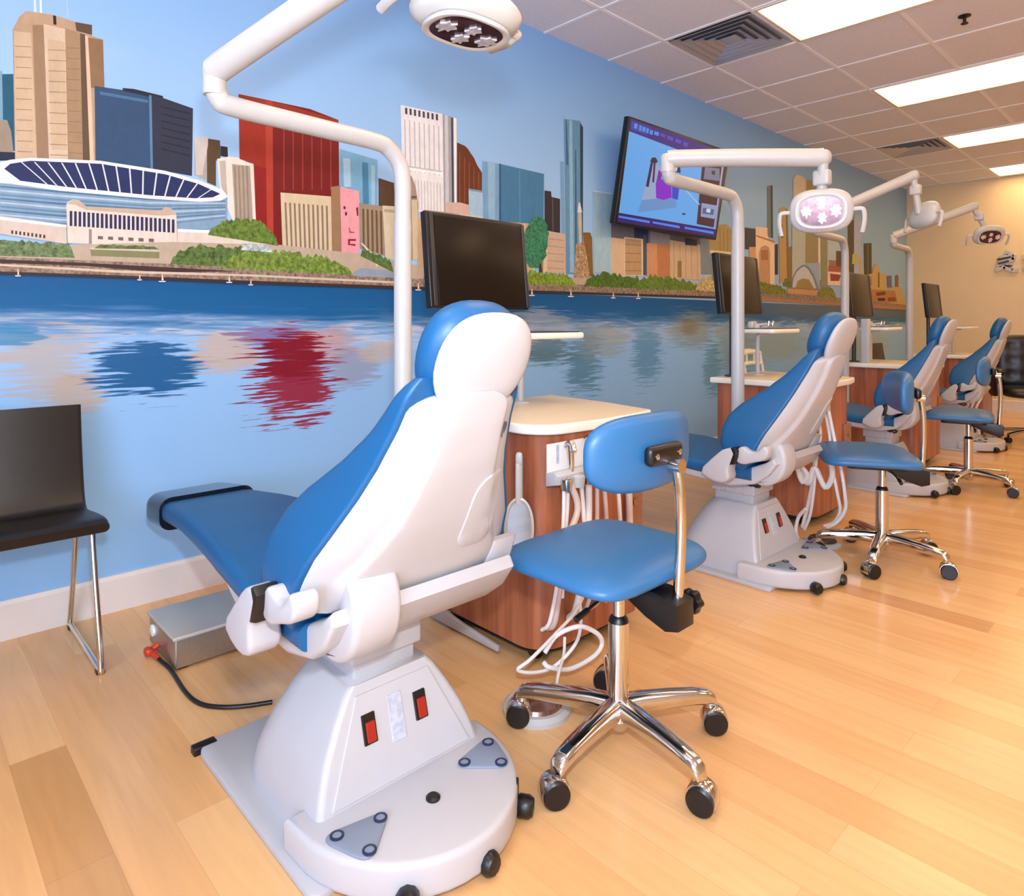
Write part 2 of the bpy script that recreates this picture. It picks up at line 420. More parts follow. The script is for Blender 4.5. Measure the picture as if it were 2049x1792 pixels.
    blob(585, 715, 70, 50, (122, 8, 34), .9, .8, .3)
    blob(755, 705, 45, 22, (184, 172, 160), .7, .7)
    blob(1085, 650, 70, 35, (150, 165, 175), .6, .7)
    blob(1170, 720, 40, 75, (64, 120, 150), .75, 1.0, .5)
    blob(1090, 700, 50, 35, (70, 110, 118), .75, .9, .5)
    blob(1210, 680, 60, 45, (146, 158, 152), .6, .7, .6)
    blob(1295, 705, 32, 70, (70, 132, 176), .7, .9, .5)
    blob(1385, 660, 55, 45, (128, 140, 124), .65, .7, .6)
    blob(1380, 655, 20, 18, (122, 112, 60), .6, .6, .6)
    blob(1470, 690, 50, 60, (120, 136, 118), .6, .6, .6)
    blob(1560, 690, 80, 45, (150, 165, 140), .6, .5, .7)
    blob(1425, 740, 20, 60, (70, 130, 150), .6, .8, .5)
    blob(1730, 690, 70, 30, (160, 170, 150), .6, .5, .7)
    shore = ss(Z, 1.318, 1.322)
    out = mixc(shore, water, sky)
    # water turns slate grey-blue beyond the second chair
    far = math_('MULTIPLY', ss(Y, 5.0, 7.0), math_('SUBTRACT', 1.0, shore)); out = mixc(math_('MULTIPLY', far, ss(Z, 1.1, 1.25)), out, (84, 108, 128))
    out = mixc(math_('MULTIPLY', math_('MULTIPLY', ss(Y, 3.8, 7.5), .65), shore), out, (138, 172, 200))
    L.new(out, b.inputs['Base Color']); return m
def paint_mat(name, ns, lo, hi, bump=0., stretch=(1, 1, 1), thr=None):
    m = bpy.data.materials.new(name); m.use_nodes = True; nt = m.node_tree; N = nt.nodes; L = nt.links; b = N['Principled BSDF']
    b.inputs['Roughness'].default_value = .55; b.inputs['Specular IOR Level'].default_value = .3
    at = N.new('ShaderNodeAttribute'); at.attribute_name = 'paint'
    tc = N.new('ShaderNodeTexCoord'); mp = N.new('ShaderNodeMapping'); mp.inputs['Scale'].default_value = stretch
    L.new(tc.outputs['Object'], mp.inputs[0])
    n = N.new('ShaderNodeTexNoise'); n.inputs['Scale'].default_value = ns; n.inputs['Detail'].default_value = 6; n.inputs['Roughness'].default_value = .7
    L.new(mp.outputs[0], n.inputs['Vector'])
    mr = N.new('ShaderNodeMapRange'); mr.inputs[1].default_value = .35; mr.inputs[2].default_value = .65; mr.inputs[3].default_value = lo; mr.inputs[4].default_value = hi
    L.new(n.outputs['Fac'], mr.inputs[0])
    mx = N.new('ShaderNodeMixRGB'); mx.blend_type = 'MULTIPLY'; mx.inputs[0].default_value = 1
    L.new(at.outputs['Color'], mx.inputs[1]); L.new(mr.outputs[0], mx.inputs[2]); L.new(mx.outputs[0], b.inputs['Base Color'])
    return m
lay = [0]
def corr(px, col):
    """the photograph's lamp-lit far end is warmer than the paint itself: take the lamp colour out"""
    f = max(0, min(1, (px-1400)/420)); g = (1-.0*f, 1+.04*f, 1+.30*f)
    return tuple(min(250, c*k) for c, k in zip(col, g))
def P(pts, col, m=1, up=True):
    if up: lay[0] += 1
    off = .00003*lay[0]
    col = corr(sum(p[0] for p in pts)/len(pts), col)
    w = [on(x, y, 0, 0) for x, y in pts]
    vs = [mural.bm.verts.new(V(.0004+off, p.y, p.z)) for p in w]
    try: f = mural.bm.faces.new(vs)
    except ValueError: return
    if f.normal.length == 0: f.normal_update()
    f.material_index = m; PCOL.append(col)
def bil(q, u, v):
    (a, b_, c, d) = q           # tl tr br bl
    return tuple((a[i]*(1-u)+b_[i]*u)*(1-v)+(d[i]*(1-u)+c[i]*u)*v for i in (0, 1))
def Q(q, u0, u1, v0, v1, col, m=1, up=False):
    P([bil(q, u0, v0), bil(q, u1, v0), bil(q, u1, v1), bil(q, u0, v1)], col, m, up)
def stripes(q, n, u0, u1, v0, v1, w, col):
    lay[0] += 1
    for k in range(n):
        u = u0+(u1-u0)*(k+.5)/n; h = (u1-u0)/n*w/2; Q(q, u-h, u+h, v0, v1, col)
def bands(q, n, u0, u1, v0, v1, w, col):
    lay[0] += 1
    for k in range(n):
        v = v0+(v1-v0)*(k+.5)/n; h = (v1-v0)/n*w/2; Q(q, u0, u1, v-h, v+h, col)
def hedge(x0, y0, x1, y1, h0, h1, col, n=40, amp=5, taper=.12):
    """bumpy shrub mass: base line (x0,y0)-(x1,y1), heights h0..h1"""
    rr = random.Random(int(x0*7+y0)); top = []
    for k in range(n+1):
        t = k/n; x = x0+(x1-x0)*t; y = y0+(y1-y0)*t; h = h0+(h1-h0)*t
        e = min(1, t/taper, (1-t)/taper); e = math.sqrt(max(e, 0))
        top.append((x, y-h*e-rr.uniform(-amp, amp)*e))
    P(top+[(x1, y1), (x0, y0)], col, 2)

q0 = on(-160, 600, 0, 0)
mural.quad([(0, YB, 0), (0, Y_END, 0), (0, Y_END, H_CEIL), (0, YB, H_CEIL)], 0); PCOL.append((150, 190, 226))
# --- far left
P([(-120, 150), (28, 148), (30, 302), (-120, 302)], (18, 88, 118)); P([(-2, 142), (4, 142), (6, 240), (-2, 240)], (120, 160, 190))
P([(-120, 232), (14, 240), (22, 262), (27, 304), (-120, 304)], (150, 138, 122)); P([(-120, 300), (46, 305), (48, 320), (-120, 325)], (24, 40, 66))
# --- tan tower
P([(66, -40), (70, -40), (73, 24), (68, 24)], (205, 220, 236)); P([(78, -40), (82, -40), (84, 26), (80, 26)], (225, 232, 240)); P([(132, -20), (133, -20), (137, 34), (135, 34)], (190, 208, 232))
P([(25, 60), (38, 34), (52, 22), (108, 30), (150, 44), (184, 50), (184, 72), (206, 79), (209, 180), (192, 182), (191, 325), (30, 318)], (180, 154, 126))
P([(28, 62), (62, 66), (74, 318), (31, 318)], (198, 176, 148)); P([(65, 50), (88, 50), (99, 320), (74, 318)], (150, 124, 98))
P([(87, 48), (130, 58), (136, 322), (98, 320)], (206, 188, 164)); P([(95, 78), (129, 84), (134, 300), (103, 300)], (196, 174, 146))
P([(130, 56), (160, 66), (166, 324), (136, 322)], (160, 134, 104)); P([(160, 66), (172, 70), (180, 325), (166, 324)], (96, 76, 60))
P([(170, 70), (178, 74), (188, 325), (180, 325)], (214, 192, 164)); P([(176, 75), (206, 80), (209, 176), (182, 176)], (138, 108, 80))
P([(150, 44), (184, 50), (184, 70), (153, 62)], (92, 74, 58)); P([(106, 31), (112, 32), (113, 50), (107, 49)], (30, 26, 26))
for i, (x0, x1) in enumerate(((30, 62), (96, 131), (133, 162))):
    for k in range(11):
        y = 92+k*21+(i*7) % 11; lay[0] += (k == 0)
        P([(x0+k*.4, y), (x1+k*.4, y+1.5), (x1+k*.4, y+2.6), (x0+k*.4, y+1.3)], (128, 108, 86), up=False)
# --- navy block
P([(189, 172), (245, 180), (300, 190), (306, 338), (191, 325)], (46, 78, 114)); P([(245, 176), (268, 178), (326, 192), (326, 200), (246, 182)], (30, 38, 58))
P([(302, 190), (326, 196), (386, 217), (384, 352), (306, 338)], (42, 50, 72)); P([(298, 190), (303, 191), (306, 338), (301, 337)], (84, 130, 166))
P([(200, 183), (296, 200), (296, 206), (200, 189)], (70, 112, 152))
for k in range(7): P([(322, 212+k*14), (380, 226+k*14), (380, 229+k*14), (322, 215+k*14)], (30, 34, 52), up=False)
# --- grey / white pair
P([(389, 277), (414, 276), (414, 362), (389, 350)], (166, 162, 158)); P([(414, 277), (440, 281), (441, 318), (432, 322), (432, 372), (414, 365)], (82, 68, 46)); P([(389, 276), (416, 274), (416, 290), (405, 350), (392, 350)], (196, 192, 184))
P([(441, 292), (455, 294), (456, 315), (441, 312)], (36, 36, 46))
P([(434, 318), (458, 313), (488, 317), (492, 325), (507, 328), (512, 446), (470, 452), (440, 380)], (226, 218, 208))
P([(464, 328), (500, 332), (506, 442), (470, 442)], (166, 152, 138)); P([(439, 322), (451, 321), (455, 400), (442, 372)], (186, 176, 166))
for k in range(4): P([(468+k*8, 332), (471+k*8, 332), (475+k*8, 442), (472+k*8, 442)], (140, 126, 112), up=False)
# --- red building
P([(477, 188), (545, 202), (546, 472), (512, 446), (507, 328), (479, 318)], (150, 42, 30)); P([(545, 202), (620, 218), (677, 240), (679, 400), (562, 500), (546, 472)], (112, 20, 24))
P([(477, 188), (545, 202), (677, 240), (677, 268), (545, 232), (477, 216)], (142, 48, 30)); P([(509, 330), (546, 340), (546, 472), (513, 446)], (134, 24, 26))
P([(530, 200), (545, 203), (547, 472), (534, 460)], (170, 60, 46))
qr = ((548, 240), (677, 272), (678, 380), (548, 380)); stripes(qr, 6, .08, .95, .1, 1, .12, (150, 58, 54))
# --- ridged tan building
P([(561, 385), (662, 393), (664, 505), (565, 492)], (206, 192, 162)); qr = ((566, 400), (658, 407), (660, 505), (570, 492)); stripes(qr, 10, 0, 1, .05, 1, .42, (134, 116, 98))
P([(662, 374), (681, 371), (683, 522), (664, 506)], (150, 118, 90)); 
# --- light blue + brown
P([(680, 298), (755, 320), (755, 412), (720, 410), (718, 385), (680, 372)], (112, 168, 204)); P([(686, 316), (700, 318), (702, 374), (688, 374)], (160, 198, 226)); P([(724, 324), (736, 326), (738, 408), (726, 408)], (66, 128, 168)); P([(742, 330), (750, 332), (750, 410), (743, 410)], (146, 190, 220))
P([(757, 356), (788, 366), (790, 414), (757, 412)], (82, 60, 44))
# --- pink building
P([(680, 374), (718, 382), (718, 537), (684, 522)], (226, 158, 168)); P([(696, 478), (712, 478), (712, 482), (700, 482), (700, 488), (711, 488), (711, 492), (696, 490)], (140, 22, 46))
P([(687, 412), (691, 413), (691, 419), (687, 418)], (70, 40, 50)); P([(690, 424), (694, 424), (694, 431), (690, 431)], (70, 40, 50)); P([(697, 455), (699, 455), (701, 463), (709, 464), (709, 466), (699, 466)], (160, 70, 90))
P([(712, 416), (716, 414), (717, 432), (714, 432)], (90, 40, 60))
# --- ridged right
P([(718, 406), (768, 413), (770, 512), (720, 497)], (156, 138, 114)); stripes(((722, 412), (766, 417), (768, 510), (723, 496)), 5, 0, 1, .06, 1, .45, (98, 82, 66))
P([(765, 411), (792, 413), (792, 522), (771, 515)], (206, 198, 174)); P([(768, 418), (790, 420), (790, 426), (768, 424)], (170, 160, 138))
# --- white tower
P([(884, 228), (913, 237), (913, 422), (887, 428)], (154, 160, 172)); P([(801, 210), (885, 228), (888, 428), (806, 420)], (226, 228, 234))
qw = ((804, 218), (882, 234), (884, 424), (808, 416)); stripes(qw, 8, 0, 1, .1, .62, .22, (176, 182, 194)); stripes(qw, 11, .1, 1, .7, 1, .28, (190, 190, 194)); stripes(qw, 8, .05, .95, -.02, .045, .5, (60, 66, 86))
P([(806, 333), (884, 345), (884, 350), (806, 339)], (240, 242, 246)); P([(806, 330), (884, 342), (884, 345), (806, 333)], (186, 190, 200)); P([(889, 230), (896, 232), (898, 424), (891, 426)], (196, 200, 208)); P([(907, 235), (913, 237), (913, 408), (909, 408)], (236, 238, 240))
P([(902, 235), (906, 236), (908, 420), (904, 420)], (70, 72, 84))
P([(816, 372), (822, 350), (831, 372), (836, 405), (840, 520), (822, 520)], (156, 140, 126)); P([(818, 392), (833, 392), (833, 397), (818, 397)], (100, 86, 80)); P([(823, 400), (834, 400), (841, 520), (826, 520)], (204, 188, 156))
# --- brown stepped
P([(914, 285), (930, 292), (936, 298), (941, 306), (948, 316), (954, 330), (964, 346), (964, 432), (914, 432)], (98, 50, 30)); stripes(((915, 300), (962, 350), (962, 432), (915, 432)), 5, 0, 1, 0, 1, .18, (136, 76, 50))
P([(892, 405), (920, 405), (938, 410), (938, 440), (892, 432)], (204, 176, 166)); P([(937, 377), (966, 382), (966, 436), (938, 432)], (158, 194, 224)); P([(937, 377), (966, 382), (966, 386), (937, 381)], (120, 150, 180))
P([(835, 436), (900, 432), (900, 556), (835, 552)], (190, 168, 140)); P([(900, 440), (1004, 446), (1004, 562), (900, 556)], (168, 144, 118)); stripes(((904, 450), (1000, 455), (1000, 545), (904, 540)), 6, 0, 1, 0, 1, .3, (132, 112, 94)); P([(845, 420), (892, 424), (985, 442), (985, 455), (845, 435)], (176, 152, 130)); P([(920, 428), (985, 436), (985, 448), (920, 438)], (206, 196, 180))
# --- blue block
P([(965, 322), (1000, 328), (1000, 446), (966, 438)], (112, 162, 202)); P([(1000, 328), (1088, 348), (1087, 447), (1000, 446)], (62, 122, 164)); P([(998, 327), (1002, 328), (1002, 446), (998, 446)], (46, 88, 126)); P([(975, 324), (990, 327), (990, 440), (977, 438)], (140, 184, 216)); P([(1038, 340), (1040, 341), (1041, 446), (1039, 446)], (84, 146, 186))
P([(1089, 381), (1102, 383), (1103, 394), (1120, 398), (1120, 466), (1089, 460)], (46, 42, 50)); P([(1104, 396), (1106, 397), (1107, 462), (1105, 462)], (90, 84, 90))
P([(1003, 443), (1055, 447), (1090, 450), (1090, 470), (1003, 470)], (206, 176, 146)); P([(1042, 448), (1066, 448), (1066, 545), (1042, 545)], (200, 170, 138))
# --- slim tower
P([(1121, 323), (1127, 323), (1132, 545), (1124, 505)], (116, 162, 200)); P([(1128, 238), (1160, 242), (1166, 255), (1166, 548), (1133, 548)], (96, 148, 186)); P([(1160, 246), (1166, 255), (1165, 500), (1161, 500)], (40, 66, 92))
P([(1138, 240), (1144, 241), (1148, 545), (1140, 545)], (140, 184, 214)); P([(1131, 240), (1133, 240), (1137, 330), (1132, 330)], (60, 100, 140)); P([(1150, 300), (1152, 300), (1154, 545), (1150, 545)], (52, 92, 132))
# --- tans
P([(1072, 468), (1092, 455), (1092, 545), (1078, 545)], (150, 130, 96)); P([(1092, 462), (1131, 468), (1131, 548), (1092, 545)], (196, 174, 152)); bands(((1095, 470), (1128, 474), (1128, 545), (1095, 543)), 5, 0, 1, 0, 1, .1, (160, 138, 118)); P([(1088, 460), (1094, 462), (1094, 545), (1086, 545)], (220, 196, 166))
P([(1166, 465), (1180, 465), (1184, 475), (1186, 552), (1172, 552)], (128, 94, 50)); P([(1156, 425), (1163, 425), (1164, 486), (1158, 486)], (196, 188, 160)); P([(1157, 405), (1160, 405), (1164, 425), (1155, 425)], (214, 226, 238))
P([(1152, 488), (1168, 484), (1172, 505), (1178, 540), (1180, 565), (1146, 562), (1148, 548)], (172, 146, 112), 2)
P([(1186, 382), (1226, 388), (1223, 548), (1188, 545)], (160, 196, 216)); P([(1186, 382), (1226, 388), (1224, 475), (1190, 475)], (148, 186, 208)); P([(1186, 381), (1226, 387), (1226, 389), (1186, 383)], (206, 222, 230))
# --- under the screen
P([(1222, 440), (1430, 478), (1428, 548), (1222, 552)], (122, 138, 150)); P([(1222, 445), (1400, 475), (1400, 505), (1222, 478)], (104, 106, 114)); P([(1268, 455), (1296, 460), (1296, 488), (1268, 482)], (40, 56, 88))
P([(1300, 462), (1340, 470), (1340, 490), (1300, 488)], (142, 146, 150)); P([(1222, 475), (1248, 478), (1248, 556), (1222, 553)], (212, 186, 156)); P([(1248, 474), (1286, 478), (1287, 552), (1248, 552)], (216, 200, 176)); P([(1250, 477), (1282, 480), (1283, 550), (1250, 550)], (184, 152, 112))
bands(((1250, 480), (1282, 482), (1283, 550), (1250, 550)), 4, 0, 1, 0, 1, .08, (140, 110, 76))
P([(1286, 470), (1293, 470), (1293, 550), (1286, 550)], (62, 84, 104)); P([(1294, 486), (1314, 488), (1315, 555), (1294, 553)], (206, 150, 112)); P([(1314, 488), (1340, 490), (1340, 556), (1315, 555)], (186, 126, 86))
P([(1340, 480), (1400, 490), (1402, 560), (1340, 558)], (202, 178, 148)); stripes(((1342, 484), (1400, 492), (1401, 560), (1342, 558)), 5, 0, 1, 0, 1, .08, (156, 132, 104)); P([(1355, 522), (1363, 522), (1363, 555), (1355, 555)], (140, 122, 66))
P([(1370, 476), (1394, 480), (1394, 492), (1370, 490)], (44, 50, 72))
# --- right of the second lamp pole
P([(1418, 470), (1436, 450), (1452, 448), (1468, 462), (1470, 520), (1418, 505)], (168, 148, 96)); stripes(((1436, 454), (1466, 462), (1467, 508), (1436, 500)), 4, 0, 1, 0, 1, .2, (136, 116, 70)); P([(1420, 500), (1470, 505), (1470, 512), (1420, 507)], (226, 206, 168)); P([(1425, 512), (1475, 512), (1475, 575), (1425, 570)], (150, 116, 70))
P([(1490, 455), (1512, 458), (1512, 500), (1490, 498)], (62, 62, 66)); P([(1498, 494), (1514, 494), (1514, 568), (1500, 568)], (206, 160, 108)); P([(1511, 453), (1535, 456), (1537, 480), (1549, 486), (1549, 568), (1512, 568)], (232, 200, 156)); P([(1512, 470), (1549, 482), (1549, 486), (1512, 473)], (160, 120, 80))
P([(1518, 505), (1521, 495), (1530, 490), (1538, 495), (1540, 508), (1540, 568), (1518, 568)], (190, 146, 104)); P([(1522, 500), (1536, 500), (1536, 520), (1522, 520)], (160, 112, 70)); P([(1535, 372), (1545, 370), (1546, 476), (1535, 472)], (104, 120, 116)); P([(1541, 372), (1545, 372), (1546, 476), (1542, 474)], (52, 66, 68))
P([(1550, 489), (1556, 488), (1556, 549), (1550, 549)], (52, 48, 46)); P([(1558, 425), (1560, 417), (1567, 413), (1573, 417), (1577, 560), (1559, 568)], (180, 148, 88)); P([(1561, 450), (1565, 448), (1566, 476), (1562, 476)], (122, 92, 46)); P([(1571, 418), (1575, 419), (1579, 560), (1574, 560)], (124, 104, 56))
P([(1576, 495), (1583, 492), (1584, 570), (1577, 568)], (136, 106, 70))
P([(1586, 358), (1592, 350), (1604, 352), (1614, 362), (1616, 470), (1587, 470)], (206, 190, 152)); P([(1584, 398), (1612, 400), (1612, 560), (1584, 560)], (176, 186, 160)); P([(1612, 360), (1640, 362), (1640, 545), (1610, 545)], (148, 138, 88)); P([(1636, 440), (1642, 440), (1642, 560), (1637, 560)], (224, 210, 170))
P([(1640, 400), (1656, 400), (1656, 578), (1641, 575)], (136, 136, 92)); P([(1655, 480), (1684, 480), (1684, 560), (1655, 560)], (172, 190, 178)); P([(1657, 520), (1684, 522), (1684, 545), (1660, 545)], (150, 112, 74))
P([(1610, 526), (1640, 526), (1640, 575), (1610, 575)], (148, 166, 172))
P([(1581, 578), (1584, 556), (1592, 540), (1602, 531), (1609, 529), (1618, 534), (1628, 550), (1638, 577)], (116, 126, 130)); P([(1584, 578), (1587, 556), (1594, 543), (1603, 535), (1609, 533), (1616, 539), (1625, 554), (1633, 577)], (186, 194, 184))
P([(1590, 577), (1595, 562), (1605, 557), (1618, 559), (1628, 577)], (152, 132, 70)); P([(1574, 574), (1636, 578), (1634, 596), (1578, 592)], (190, 150, 100)); P([(1574, 574), (1636, 578), (1636, 581), (1574, 577)], (150, 112, 70))
P([(1672, 502), (1684, 502), (1684, 540), (1672, 540)], (92, 70, 50)); P([(1696, 440), (1710, 440), (1708, 570), (1697, 565)], (80, 70, 42)); P([(1708, 430), (1722, 430), (1722, 560), (1708, 560)], (164, 176, 178)); P([(1705, 508), (1716, 506), (1714, 528), (1704, 528)], (176, 176, 96))
P([(1655, 541), (1683, 545), (1683, 572), (1655, 570)], (226, 198, 160)); P([(1657, 530), (1684, 534), (1686, 545), (1656, 543)], (160, 86, 58)); P([(1660, 547), (1682, 550), (1678, 562), (1661, 562)], (140, 58, 44))
P([(1716, 515), (1722, 515), (1729, 592), (1722, 592)], (190, 160, 110)); P([(1728, 487), (1743, 486), (1744, 612), (1730, 602)], (72, 62, 34)); P([(1734, 486), (1737, 486), (1738, 600), (1735, 600)], (104, 92, 50))
P([(1733, 560), (1736, 550), (1745, 546), (1747, 532), (1750, 527), (1755, 528), (1758, 536), (1760, 545), (1772, 550), (1774, 580), (1782, 578), (1795, 570), (1804, 578), (1810, 600), (1810, 613), (1740, 613)], (188, 158, 84))
P([(1756, 545), (1759, 545), (1759, 575), (1756, 575)], (110, 86, 50)); P([(1774, 552), (1783, 551), (1784, 575), (1775, 575)], (106, 100, 96)); P([(1791, 552), (1794, 549), (1797, 552), (1797, 574), (1791, 574)], (140, 90, 46)); P([(1734, 556), (1742, 552), (1744, 570), (1736, 572)], (160, 100, 74))
P([(1740, 578), (1790, 582), (1795, 605), (1740, 606)], (170, 118, 54)); P([(1752, 585), (1772, 583), (1770, 590), (1753, 592)], (110, 54, 44)); P([(1755, 596), (1770, 596), (1770, 602), (1756, 602)], (70, 30, 40)); P([(1775, 596), (1790, 594), (1792, 602), (1776, 603)], (130, 66, 40))
# --- arena and museum
P([(-120, 350), (0, 326), (60, 318), (200, 324), (330, 344), (400, 363), (448, 382), (454, 395), (452, 440), (430, 456), (340, 466), (-120, 445)], (126, 160, 188))
for k in range(9):
    t = k/9; P([(0, 372+k*8), (120, 382+k*8), (300, 398+k*6.5), (450, 402+k*4), (450, 404+k*4), (300, 401+k*6.5), (120, 386+k*8), (0, 375+k*8)], ((78, 116, 152), (170, 196, 216), (96, 134, 168))[k % 3], up=(k == 0))
P([(-20, 330), (20, 320), (60, 316), (200, 322), (330, 342), (400, 362), (446, 381), (455, 394), (440, 402), (400, 404), (300, 398), (120, 382), (20, 368), (-20, 365)], (228, 232, 240))
P([(8, 338), (20, 328), (60, 322), (200, 328), (330, 349), (396, 368), (440, 388), (425, 395), (390, 397), (300, 391), (130, 374), (40, 362)], (30, 46, 94))
lay[0] += 1
for k in range(15):
    t = k/14; xt = 40+t*380; yt = lerp([(40, 324), (200, 328), (330, 348), (396, 368), (430, 384)], xt); xb = xt+lerp([(0, 52), (.3, 20), (.6, 2), (1, -26)], t); yb = lerp([(40, 362), (130, 374), (300, 391), (400, 397)], xb)
    P([(xt, yt), (xt+3, yt), (xb+3, yb), (xb, yb)], (214, 222, 236), up=False)
P([(-120, 418), (0, 432), (132, 450), (133, 488), (0, 468), (-120, 460)], (206, 194, 184)); P([(-120, 428), (0, 434), (132, 450), (132, 455), (0, 440), (-120, 434)], (236, 232, 228))
for k in range(9): P([(22+k*8, 461+k*1.1), (26+k*8, 461+k*1.1), (26+k*8, 468+k*1.1), (22+k*8, 468+k*1.1)], (60, 56, 62), up=(k == 0))
P([(354, 459), (530, 467), (532, 492), (354, 490)], (214, 206, 196)); P([(354, 458), (530, 466), (530, 471), (354, 464)], (240, 238, 234))
P([(132, 410), (135, 404), (146, 399), (158, 401), (172, 413), (322, 421), (330, 414), (342, 417), (352, 430), (354, 498), (135, 486)], (220, 210, 200)); P([(134, 408), (146, 399), (158, 401), (172, 413), (322, 421), (330, 414), (342, 417), (351, 430), (322, 432), (172, 420), (150, 410)], (190, 170, 150))
qm = ((137, 420), (350, 438), (350, 466), (137, 452)); stripes(qm, 24, 0, 1, .06, 1, .6, (34, 44, 88)); stripes(((190, 472), (312, 478), (312, 488), (190, 481)), 6, 0, 1, 0, .7, .5, (110, 96, 92)); P([(177, 458), (183, 459), (183, 488), (177, 488)], (150, 136, 128))
# --- ground, lawns and shore
P([(-160, 470), (0, 505), (140, 490), (345, 484), (560, 490), (720, 508), (792, 525), (1000, 550), (1430, 566), (1440, 580), (792, 560), (340, 532), (0, 520), (-160, 520)], (182, 168, 150))
P([(179, 498), (318, 503), (318, 517), (182, 512)], (128, 130, 92)); P([(179, 495), (318, 501), (318, 504), (179, 499)], (200, 190, 176)); hedge(188, 497, 318, 499, 8, 6, (96, 116, 66), 20, 2)
P([(-160, 508), (0, 514), (340, 528), (700, 548), (792, 556), (1100, 568), (1430, 575), (1640, 592), (1740, 602), (1832, 612), (1836, 619), (1740, 612), (1430, 597), (1100, 586), (792, 576), (460, 562), (0, 549), (-160, 545)], (142, 124, 110), 2)
P([(-160, 517), (0, 519), (170, 526), (320, 534), (480, 543), (320, 545), (170, 532), (0, 526), (-160, 526)], (62, 44, 42)); P([(-160, 528), (0, 528), (240, 541), (500, 549), (792, 563), (792, 567), (500, 553), (240, 546), (0, 532), (-160, 532)], (206, 190, 170))
P([(-160, 541), (0, 543), (240, 551), (460, 560), (792, 572), (1100, 582), (1430, 593), (1430, 597), (1100, 587), (792, 578), (460, 567), (240, 557), (0, 549), (-160, 547)], (52, 42, 44))
P([(1430, 588), (1620, 602), (1740, 608), (1830, 616), (1830, 621), (1740, 616), (1620, 607), (1430, 597)], (168, 120, 76))
P([(722, 536), (790, 542), (790, 556), (706, 552), (706, 544)], (140, 158, 176)); P([(720, 486), (724, 486), (752, 515), (756, 532), (752, 533), (745, 515)], (214, 206, 186))
G1, G2 = (84, 112, 58), (112, 140, 58)
hedge(-160, 508, 149, 516, 38, 26, (104, 128, 86), 44, 4, .04); hedge(415, 470, 556, 492, 34, 50, (96, 124, 52), 30, 5, .3); hedge(340, 528, 560, 540, 38, 44, G1, 44, 5, .2); hedge(440, 536, 705, 550, 40, 34, G2, 50, 6, .25); hedge(480, 500, 545, 505, 12, 12, (178, 196, 204), 16, 3); hedge(720, 512, 786, 545, 18, 22, G1, 16, 4)
hedge(845, 558, 1045, 568, 18, 24, (104, 134, 52), 40, 5, .1); hedge(1040, 566, 1152, 572, 26, 20, (120, 150, 48), 30, 5, .2); hedge(1168, 572, 1300, 578, 28, 22, (76, 112, 40), 30, 6, .2); hedge(1270, 578, 1400, 581, 30, 18, (96, 128, 46), 30, 6, .2); hedge(1390, 580, 1432, 584, 16, 36, (196, 180, 130), 14, 5, .3)
hedge(1500, 585, 1576, 590, 24, 16, (118, 124, 44), 20, 3, .2); hedge(1566, 572, 1584, 574, 14, 14, (110, 116, 40), 8, 2); hedge(1633, 592, 1672, 596, 18, 22, (124, 128, 50), 14, 3, .3)
P([(1076, 520), (1080, 518), (1084, 545), (1078, 545)], (60, 56, 40))
rr = random.Random(4); tr = []
for k in range(36):
    a = 2*PI*k/36; cx, cy = 1067, 484; rx, ry = 25, 52; x = cx+rx*math.cos(a)*(1+rr.uniform(-.12, .12))+(-(math.sin(a))*-10); y = cy+ry*math.sin(a)*(1+rr.uniform(-.05, .05)); tr.append((x-math.sin(a)*14+4, y))
P(tr, (52, 128, 96), 2)
for (x, y, s_) in ((35, 549, 1), (278, 557, .8), (323, 560, 1.2), (457, 562, 1), (500, 567, .8), (835, 577, 1), (1062, 588, 1), (1140, 590, 1), (1225, 593, .8), (1275, 594, .8)):
    P([(x-6*s_, y+2), (x+7*s_, y+2), (x+5*s_, y+4), (x-4*s_, y+4)], (232, 236, 240)); P([(x, y-11*s_), (x+1.2, y-11*s_), (x+3*s_, y+1), (x-1, y+1)], (214, 206, 196))
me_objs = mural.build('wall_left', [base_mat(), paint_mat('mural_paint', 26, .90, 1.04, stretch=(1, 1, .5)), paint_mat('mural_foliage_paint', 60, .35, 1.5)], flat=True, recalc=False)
me = me_objs.data; ca = me.attributes.new('paint', 'FLOAT_COLOR', 'CORNER')
for f in me.polygons:
    c = lin(PCOL[f.index])
    for li in f.loop_indices: ca.data[li].color = c+(1,)
struct(me_objs)
b = B(); b.box((-.06, (Y_END+YB)/2, H_CEIL/2), (.1, Y_END-YB, H_CEIL)); w2 = struct(b.build('wall_backing', mat('cream_wall_paint'), flat=True))

